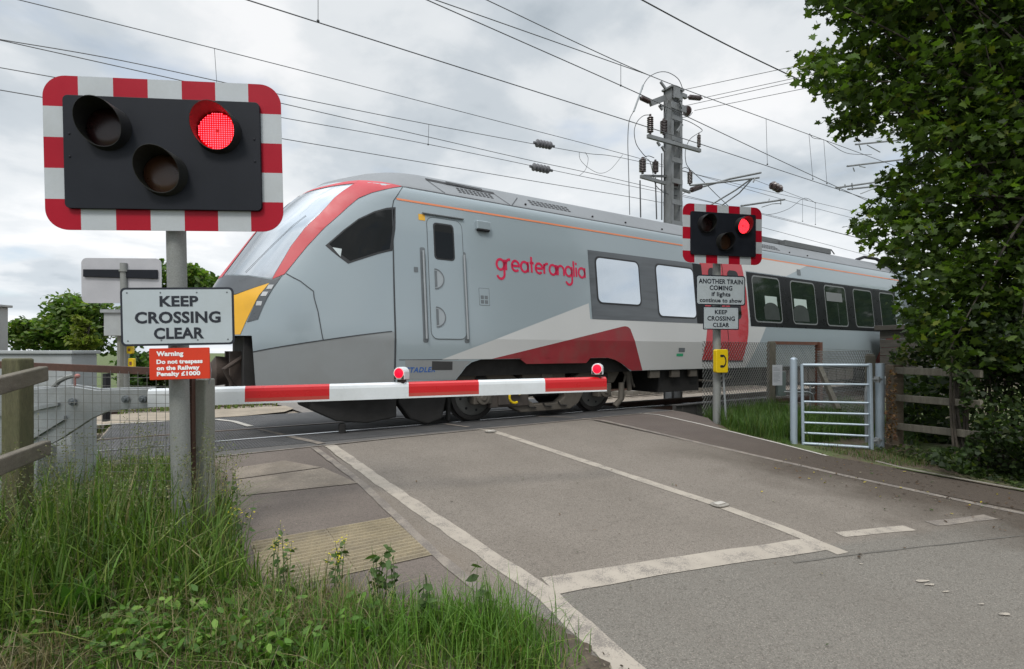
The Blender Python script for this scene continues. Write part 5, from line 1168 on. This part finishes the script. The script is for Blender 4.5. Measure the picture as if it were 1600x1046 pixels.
# ---- ivy hedge
hedge=thing('ivy_hedge','dense dark ivy hedge below the maple tree at the right edge, swallowing the fence rails','hedge',(8.6,1.0,gz(8.6,1.)))
HP=[(1470,500),(1560,470),(1860,440),(1860,850),(1640,790),(1590,766),(1540,752),(1480,734),(1440,715),(1462,700),(1505,700),(1518,665),(1500,640),(1502,600),(1470,575)]
n=34000; px=rng.uniform(1430,1860,n); py=rng.uniform(440,850,n); ok=inpoly(px,py,HP)&(rng.uniform(size=n)<.80); px,py=px[ok],py[ok]
d=6.25-(px-1480)*.0019+np.abs(rng.normal(0,.45,len(px)))-.25*np.sin(px*.035)*np.sin(py*.045)-np.clip((py-600)/150,0,1)*.35
C=pts3(px,py,d); C[:,2]=np.maximum(C[:,2],[gz(x,y)+.02 for x,y in C[:,:2]])
V,Fc=leaves(C,rng.uniform(.04,.085,len(C)),IVY,.5,.35); 
bulk('foliage',V,[Fc],LEAF,col=cols(len(C),6,[(.030,.053,.015),(.022,.039,.012),(.045,.074,.017),(.075,.10,.022)],.3,[.4,.34,.2,.06]),parent=hedge)
m=MB()
for i in range(26):
    px0=random.uniform(1490,1640); p=atZ(px0,745,6.3); q=atZ(px0+random.uniform(-25,25),random.uniform(500,620),6.5); m.tube(smoothpath([p,p.lerp(q,.5)+Vector((random.uniform(-.1,.1),.05,0)),q],3),.012,5)
m.build('stems',BARK,hedge)
# ---- undergrowth behind and below the fence
def scatter(name,label,cat,poly,n,dfun,size,pal,w=None,tm=IVY,kind=None,group=None,up=.5,minz=True):
    xs_=[p[0] for p in poly]; ys_=[p[1] for p in poly]; px=rng.uniform(min(xs_),max(xs_),n); py=rng.uniform(min(ys_),max(ys_),n); ok=inpoly(px,py,poly); px,py=px[ok],py[ok]
    C=pts3(px,py,dfun(px,py)); 
    if minz: C[:,2]=np.maximum(C[:,2],[gz(x,y)+.015 for x,y in C[:,:2]])
    V,Fc=leaves(C,rng.uniform(size[0],size[1],len(C)),tm,.4,up)
    o=bulk(name,V,[Fc],LEAF,col=cols(len(C),len(tm),pal,.3,w),loc=tuple(C.mean(0)))
    return tag(o,label,cat,group,kind)
DK=[(.030,.055,.014),(.020,.036,.012),(.05,.085,.018),(.085,.11,.02)]
scatter('undergrowth',None,None,[(1392,585),(1500,590),(1512,700),(1395,712),(1400,640)],2600,lambda x,y:rng.uniform(7.8,9.6,len(x)),(.06,.14),DK,[.4,.25,.25,.1],kind='stuff')
scatter('bramble_bush','leafy bramble clump spilling over the top of the wooden fence post beside the gate','bush',[(1388,552),(1410,540),(1470,545),(1485,580),(1440,574),(1405,572),(1392,570)],420,lambda x,y:rng.uniform(7.15,7.9,len(x)),(.05,.11),DK+[(.10,.11,.03)],[.3,.2,.25,.15,.1],minz=False)
scatter('hanging_bough','leafy lower bough in front of the timber shed','branch',[(1392,468),(1440,480),(1478,500),(1490,555),(1440,548),(1420,512),(1400,500)],420,lambda x,y:rng.uniform(8.2,9.2,len(x)),(.07,.14),GRN,[.3,.3,.2,.1,.1],tm=MAPLE,minz=False)
scatter('dry_ivy','dry brown ivy leaves clinging to the wooden post beside the gate','climbing plant',[(1388,578),(1401,576),(1402,690),(1382,692),(1384,620)],330,lambda x,y:rng.uniform(7.02,7.2,len(x)),(.022,.05),[(.15,.075,.04),(.20,.12,.065),(.09,.05,.03)],[.45,.35,.2])
scatter('ground_cover',None,None,[(1368,700),(1410,694),(1480,705),(1545,738),(1610,760),(1610,775),(1560,764),(1490,740),(1425,722),(1370,712)],2600,lambda x,y:7.05-(x-1390)*.0066+rng.normal(0,.08,len(x)),(.025,.06),[(.045,.07,.02),(.07,.10,.03),(.03,.045,.015),(.12,.12,.06)],[.35,.3,.2,.15],kind='stuff',up=.9)
# ---- grass
def blades(B,h,wd,lean,pal,w=None,var=.22,tipc=None,segs=3):
    n=len(B); th=rng.uniform(0,2*np.pi,n); dr=np.stack([np.cos(th),np.sin(th),0*th],1); ph=th+np.pi/2+rng.normal(0,.5,n); sd_=np.stack([np.cos(ph),np.sin(ph),0*ph],1)
    h=np.asarray(h); ln=np.abs(rng.normal(0,lean,n))+.05
    V=[]; lev=[0,.38,.74,1.]; K=7
    for i,t in enumerate(lev):
        c=B+dr*(ln*h*t**2.1)[:,None]; c[:,2]+=h*t*(1-.38*ln*t).clip(.2,1)
        ww=(np.asarray(wd)*(1,.9,.62,0)[i])
        if i<3: V+=[c-sd_*ww[:,None]/2,c+sd_*ww[:,None]/2]
        else: V+=[c]
    V=np.stack(V,1).reshape(-1,3); o=np.arange(n)[:,None]*7
    q=np.concatenate([o+np.array([[0,1,3,2]]),o+np.array([[2,3,5,4]])]); t3=o+np.array([[4,5,6]])
    pal=np.array(pal); i=rng.choice(len(pal),n,p=w); c=pal[i]*(1+rng.normal(0,var,(n,1))).clip(.5,1.7)
    c=np.repeat(c[:,None,:],7,1); 
    if tipc is not None: c[:,4:,:]=c[:,4:,:]*.5+np.array(tipc)*.5
    return V,[q,t3],c.reshape(-1,3)
GP=[(.078,.150,.020),(.112,.185,.028),(.055,.108,.017),(.15,.195,.042),(.24,.21,.105)]
def edge(Y):   # right limit of the left verge
    return np.interp(Y,[.5,1.6,2.05,2.4,2.62,2.82,3.15,3.5,4.2,6.4],[1.52,1.46,1.44,1.34,1.12,.86,.52,.36,.40,.36])
def verge(n,x0,x1,y0,y1,marg=0.,dens=None):
    X=rng.uniform(x0,x1,n);Y=rng.uniform(y0,y1,n); ok=X<edge(Y)-marg
    if dens is not None: ok&=rng.uniform(size=n)<dens(X,Y)
    X,Y=X[ok],Y[ok]; Z=np.array([zg(y)+.0 for y in Y]); return np.stack([X,Y,Z],1)
def noise2(X,Y,s=1.): return .5+.25*np.sin(X*3.1*s+1.3*np.sin(Y*2.3*s))+.25*np.sin(Y*4.3*s+1.7*np.sin(X*3.7*s+1.))
def lod(B):  # taller by the fence, short near the path and the camera
    X,Y=B[:,0],B[:,1]; f=np.clip((.35-X)/1.0,0,1)*np.clip((Y-2.6)/1.2,0,1); return f
allV=[];allq=[];allt=[];allc=[];off=0
def put(r):
    global off
    V,Fs,c=r; allV.append(V);allc.append(c);allq.append(Fs[0]+off);allt.append(Fs[1]+off);off+=len(V)
B=verge(46000,-2.6,1.5,1.3,6.3,.06,lambda X,Y:np.clip(1.5*noise2(X,Y)-.15,.12,1)); f=lod(B)
h=(.07+.10*rng.uniform(size=len(B)))*(1+.7*noise2(B[:,0],B[:,1],1.7))+f*rng.uniform(.05,.34,len(B))*np.where(B[:,1]>4.5,.5,1); put(blades(B,h,rng.uniform(.004,.008,len(B)),.55,GP,[.32,.24,.2,.12,.12]))
B=verge(6800,-2.2,.42,3.1,4.5,.04,lambda X,Y:.35+.65*noise2(X+3,Y)); f=np.clip((.44-B[:,0])/.5,0,1)*np.clip((B[:,1]-2.9)/.7,0,1); h=rng.uniform(.26,.74,len(B))*(.50+.50*f); put(blades(B,h,rng.uniform(.006,.013,len(B)),.5,GP,[.35,.3,.2,.1,.05]))
# straw coloured dead stems lying about
B=verge(8500,-1.0,.9,2.5,3.7,.05,lambda X,Y:noise2(X+1,Y+2,1.3)**1.5); put(blades(B,rng.uniform(.10,.34,len(B)),rng.uniform(.003,.005,len(B)),1.1,[(.20,.165,.085),(.15,.125,.06),(.24,.21,.12)]))
# bright young tufts in front
for (tx,ty,nn,rad,hh) in((1.27,2.20,620,.12,.30),(1.10,2.36,360,.10,.24),(.55,2.62,520,.18,.22),(.75,2.45,420,.14,.27),(1.36,1.98,360,.10,.22),(.2,2.7,480,.25,.18),(-.2,2.95,400,.25,.19)):
    a=rng.normal(0,rad,(nn,2)); B=np.stack([tx+a[:,0],ty+a[:,1],np.array([zg(ty)]*nn)],1); put(blades(B,rng.uniform(.4,1.15,nn)*hh,rng.uniform(.004,.007,nn),.5,[(.085,.185,.022),(.065,.145,.018),(.115,.21,.032)]))
V=np.concatenate(allV); tag(bulk('verge_grass',V,[np.concatenate(allq),np.concatenate(allt)],GRASSM,col=np.concatenate(allc)),kind='stuff')
# flowering grass heads by the fence
B=verge(330,-1.9,.30,3.3,4.6,.05); n=len(B); h=rng.uniform(.55,.92,n); V,Fs,c=blades(B,h,np.full(n,.004),.30,[(.12,.13,.05),(.18,.165,.08)])
tips=V.reshape(n,7,3)[:,6]; sub=V.reshape(n,7,3)[:,4]; nl=40; t=rng.uniform(.0,1,(n,nl,1)); C=(sub[:,None]*(1-t)+tips[:,None]*t+rng.normal(0,.016,(n,nl,3))).reshape(-1,3); C[:,2]+=.0
V2,F2=leaves(C,rng.uniform(.006,.014,len(C)),OVAL,.6,.2); c2=cols(len(C),6,[(.14,.16,.065),(.19,.185,.09),(.10,.135,.045)],.2)
tag(bulk('grass_seed_heads',np.concatenate([V,V2]),[Fs[0],Fs[1],F2+len(V)],GRASSM,col=np.concatenate([c,c2])),kind='stuff')
# low broad leaved weeds at the bottom left
px=np.concatenate([rng.uniform(-60,600,900)]+[rng.normal(c_,38,210) for c_ in(30,190,265,420)]); py=np.concatenate([rng.uniform(945,1070,900)]+[rng.normal(c_,22,210) for c_ in(1010,1035,1000,1030)]); G=[gnd(a,b_) for a,b_ in zip(px,py)]; C=np.array([(x,y,zg(y)+rng.uniform(.02,.17)) for x,y in G]); C=C[C[:,0]<edge(C[:,1])-.05]
V,Fc=leaves(C,rng.uniform(.022,.058,len(C)),OVAL,.1,.7); tag(bulk('low_weeds',V,[Fc],GRASSM,col=cols(len(C),6,[(.08,.17,.022),(.115,.20,.03),(.055,.12,.018)],.2)),kind='stuff')
# right verge grass round the signal post and behind the gate
def rv(n,poly,h0,h1,wd,pal,w=None):
    xs_=[p[0] for p in poly];ys_=[p[1] for p in poly]; X=rng.uniform(min(xs_),max(xs_),n);Y=rng.uniform(min(ys_),max(ys_),n); ok=inpoly(X,Y,poly); X,Y=X[ok],Y[ok]
    Bz=np.array([gz(a,b_) for a,b_ in zip(X,Y)]); B=np.stack([X,Y,Bz],1); return blades(B,rng.uniform(h0,h1,len(B)),rng.uniform(wd*.6,wd,len(B)),.45,pal,w)
RP=[(.050,.105,.016),(.070,.130,.022),(.035,.075,.014),(.11,.14,.035)]
off=0;allV=[];allq=[];allt=[];allc=[]
put(rv(15000,[(7.36,4.75),(7.75,5.55),(8.25,6.3),(10.9,6.5),(10.2,4.9),(9.,3.9),(7.6,4.0)],.16,.40,.010,RP,[.4,.3,.2,.1]))
put(rv(8000,[(8.4,3.6),(10.2,5.0),(13.5,6.8),(14.5,6.6),(11.,4.4),(8.9,3.1)],.10,.28,.010,RP,[.4,.3,.2,.1]))
put(rv(3000,[(7.33,4.5),(7.45,5.15),(7.75,5.5),(7.8,4.6),(7.5,4.2),(7.3,4.1)],.03,.09,.006,RP,[.2,.5,.1,.2]))
put(rv(2600,[(7.3,2.9),(7.45,3.9),(8.3,3.45),(7.9,2.6)],.02,.10,.006,RP+[(.14,.11,.06)],[.3,.2,.1,.1,.3]))
V=np.concatenate(allV); tag(bulk('right_verge_grass',V,[np.concatenate(allq),np.concatenate(allt)],GRASSM,col=np.concatenate(allc)),kind='stuff')
off=0;allV=[];allq=[];allt=[];allc=[]
put(rv(5200,[(-4,13.3),(-3.5,24),(1.3,24),(1.6,17.),(2.2,13.6),(1.2,13.3)],.10,.35,.03,[(.09,.14,.03),(.12,.16,.045),(.16,.16,.06)]))
put(rv(3000,[(8.5,15.2),(8.5,17.5),(40,17.5),(40,15.6)],.10,.30,.03,[(.16,.17,.05),(.12,.14,.04),(.2,.19,.09)]))
put(rv(700,[(8.6,10.1),(8.6,11.3),(26,11.3),(26,10.1)],.08,.2,.02,[(.16,.17,.05),(.12,.14,.04),(.22,.21,.06)]))
V=np.concatenate(allV); tag(bulk('far_grass',V,[np.concatenate(allq),np.concatenate(allt)],GRASSM,col=np.concatenate(allc)),kind='stuff')
# dock plants and flowering weeds: each a plant of its own
def dock(x,y,n,L0,label,grp=None):
    z=zg(y); C=np.array([(x,y,z+.02)]*n)+rng.normal(0,.012,(n,3))*np.array([1,1,.2]); th=rng.uniform(0,2*np.pi,n); el=rng.uniform(.45,1.4,n)
    tip=np.stack([np.cos(th)*np.cos(el),np.sin(th)*np.cos(el),np.sin(el)],1); nr=np.stack([-np.cos(th)*np.sin(el),-np.sin(th)*np.sin(el),np.cos(el)],1)
    V,Fc=leaves(C,rng.uniform(.6,1.1,n)*L0,LONG,nrm=nr,tip=tip); e=thing('dock_plant',label,'plant',(x,y,z),grp)
    bulk('leaves',V,[Fc],GRASSM,col=cols(n,8,[(.075,.185,.024),(.06,.15,.02),(.10,.21,.032)],.15),parent=e)
for (px,py,n,L0,lb) in((118,990,46,.27,'large bright green dock plant with long upright leaves at the lower left'),(335,1020,18,.15,'small broad leaved dock plant near the bottom edge, right of the large dock plant'),(555,1015,14,.13,'low dock plant among bright tufts near the bottom edge, below the tactile paving')):
    x,y=gnd(px,py); dock(x,y,n,L0,lb,'dock plants')
def weed(px,py,hpx,d,label,fl,seed,nst=5,lean=.15):
    x,y=gnd(px,py); z=zg(y); rs=random.Random(seed); e=thing('yellow_flowered_weed' if fl else 'tall_weed',label,'plant',(x,y,z),'roadside weeds'); m=MB(); H=hpx*(x*AX[0]+y*AX[1])/F; C=[];Fl=[]
    for s in range(nst):
        p0=Vector((x+rs.uniform(-.06,.06),y+rs.uniform(-.06,.06),z)); dx,dy=rs.uniform(-lean,lean),rs.uniform(-lean,lean); hh=H*rs.uniform(.6,1.); pts=[p0+Vector((dx*hh*t*t,dy*hh*t*t,hh*t)) for t in(0,.35,.7,1)]
        m.tube(pts,.003,4,0,True,[.0034,.003,.0022,.0012])
        for k_ in range(10):
            t=rs.uniform(.12,.95); q=p0+Vector((dx*hh*t*t,dy*hh*t*t,hh*t)); C.append(q+Vector((rs.uniform(-.025,.025),rs.uniform(-.025,.025),0)))
        for k_ in range(9 if fl else 3):
            t=rs.uniform(.72,1.02); Fl.append(p0+Vector((dx*hh*t*t,dy*hh*t*t,hh*t))+Vector((rs.uniform(-.02,.02),rs.uniform(-.02,.02),rs.uniform(-.01,.02))))
    m.build('stems',pm('weed_stem',(.07,.11,.03),.7,fine=0),e)
    C=np.array(C); V,Fc=leaves(C,rng.uniform(.018,.05,len(C))*(1 if fl else 1.5),OVAL,.2,.7); bulk('leaves',V,[Fc],GRASSM,col=cols(len(C),6,[(.05,.10,.02),(.07,.12,.03)],.2),parent=e)
    Fl=np.array(Fl); V,Fc=leaves(Fl,rng.uniform(.008,.015,len(Fl)),OVAL,0,1.); bulk('flowers',V,[Fc],GRASSM,col=cols(len(Fl),6,[(.55,.47,.02)] if fl else [(.13,.16,.04)],.1),parent=e)
weed(440,925,105,0,'sparse yellow flowered weed in front of the left half of the tactile paving',True,1,7)
weed(520,930,85,0,'leafy weed with a few yellow flowers before the middle of the tactile paving',True,2,6)
weed(600,945,95,0,'bushy weed in front of the right half of the tactile paving',False,3,8)
weed(668,985,110,0,'upright leafy weed on the bare soil beside the white edge line',False,4,4,.1)
weed(745,990,115,0,'tallest thin weed with a drooping tip, nearest to the white edge line',False,5,2,.12)
weed(355,830,120,0,'weed clump with tiny yellow flowers at the foot of the grey concrete post',True,6,7)
weed(380,880,95,0,'yellow dotted weed at the left edge of the tactile paving',True,8,6)
# ---- trees and bushes across the tracks
def bush(name,label,cat,cx,cy,d,w,h,n,size,pal,w_=None,base=None,trunk=True):
    c=atZ(cx,cy,d); k=d/F; e=thing(name,label,cat,(c.x,c.y,zg(c.y)),None)
    C=[];nb=26
    for i in range(nb):
        a=random.uniform(0,6.28); rr_=random.uniform(.1,.95)**.6; o=c+R3*math.cos(a)*rr_*w*k/2*.8+A3*random.uniform(-.4,.4)*w*k*.7+UP*math.sin(a)*rr_*h*k/2*.75
        q=rng.normal(0,1,(n//nb,3)); q=unit(q)*rng.uniform(.3,1,(n//nb,1))**.5*np.array([1,1,.75])*random.uniform(.13,.24)*w*k; C.append(np.array(o)+q)
    C=np.concatenate(C); V,Fc=leaves(C,rng.uniform(size*.6,size*1.2,len(C)),OVAL,.3,.6); bulk('crown',V,[Fc],LEAF,col=cols(len(C),6,pal,.25,w_),parent=e)
    if trunk:
        m=MB(); b0=Vector((c.x,c.y,zg(c.y)-.1)); m.tube([b0,b0.lerp(c,.6),c+UP*h*k*.2],.1,8,0,True,[.16,.12,.05])
        for i in range(7):
            q=c+R3*random.uniform(-.35,.35)*w*k+UP*random.uniform(-.1,.35)*h*k; m.tube([b0.lerp(c,random.uniform(.3,.8)),q],.03,5,0,True,[.06,.02])
        m.build('trunk',BARK,e)
BGP=[(.085,.15,.028),(.06,.115,.022),(.12,.18,.04),(.16,.20,.045)]
bush('field_tree','round bright green tree across the tracks, left of the pale sign back','tree',122,515,20,165,92,6500,.26,BGP,[.35,.3,.25,.1])
bush('field_tree','taller green tree across the tracks, seen between the left post and the train nose','tree',290,465,22,150,110,6500,.28,BGP,[.35,.3,.25,.1])
bush('field_tree','yellowish green young tree in front of the round tree across the tracks','tree',128,525,17,42,75,1500,.18,[(.16,.20,.03),(.12,.17,.03),(.2,.23,.05)])
for (x_,y_,hh) in((26.5,.8,6.),(34,1.2,6.5),(42,.6,7.)):  # unseen trees, added to be mirrored dark in the carriage windows
    e=thing('added_hedgerow_tree','dark green hedgerow tree added beyond the maple tree, outside the right edge of the photo','tree',(x_,y_,-.4),'added hedgerow trees beyond the maple')
    q=unit(rng.normal(size=(2600,3)))*rng.uniform(.55,1,(2600,1))*np.array([4.2,1.9,hh/2])+np.array([x_,y_,hh/2+.6]); V,Fc=leaves(q,rng.uniform(.3,.6,len(q)),OVAL,.3,.6); bulk('crown',V,[Fc],LEAF,col=cols(len(q),6,GRN,.25),parent=e)
    m=MB(); m.tube([(x_,y_,-.5),(x_,y_,hh*.6)],.2,8,0,True,[.25,.1]); m.build('trunk',BARK,e)
bush('bush','low spreading pale green bush at the far left across the tracks','bush',65,520,19,90,40,2600,.2,BGP,[.3,.2,.3,.2],trunk=False)
bush('bush','dark green bush across the tracks behind the yellow boxes','bush',250,590,16.5,130,85,3600,.18,[(.04,.085,.018),(.06,.105,.02),(.03,.06,.014)],trunk=False)
# ---- fallen leaves and twigs on the road
C=[];
for i in range(420):
    if i<370: x=random.uniform(5.6,7.1); y=random.uniform(.9,3.6)
    else: x=random.uniform(1.9,6.); y=random.uniform(1.2,5.)
    C.append((x,y,zg(y)+.016))
C=np.array(C); V,Fc=leaves(C,rng.uniform(.012,.04,len(C)),OVAL,0,3.); tag(bulk('fallen_leaves',V,[Fc],GRASSM,col=cols(len(C),6,[(.12,.07,.035),(.06,.04,.025),(.35,.28,.03),(.22,.2,.15),(.05,.08,.02)],.2,[.4,.3,.1,.1,.1])),kind='stuff')
# litter of soil crumbs and stones on the verge edge
n=900; Y=rng.uniform(1.5,6.2,n); X=edge(Y)+rng.normal(.05,.10,n); C=np.stack([X,Y,np.array([zg(y)+.02 for y in Y])],1); V,Fc=leaves(C,rng.uniform(.006,.022,n),OVAL,0,1.5)
tag(bulk('soil_crumbs',V,[Fc],GRASSM,col=cols(n,6,[(.09,.065,.045),(.2,.17,.13),(.06,.045,.03)],.2)),kind='stuff')
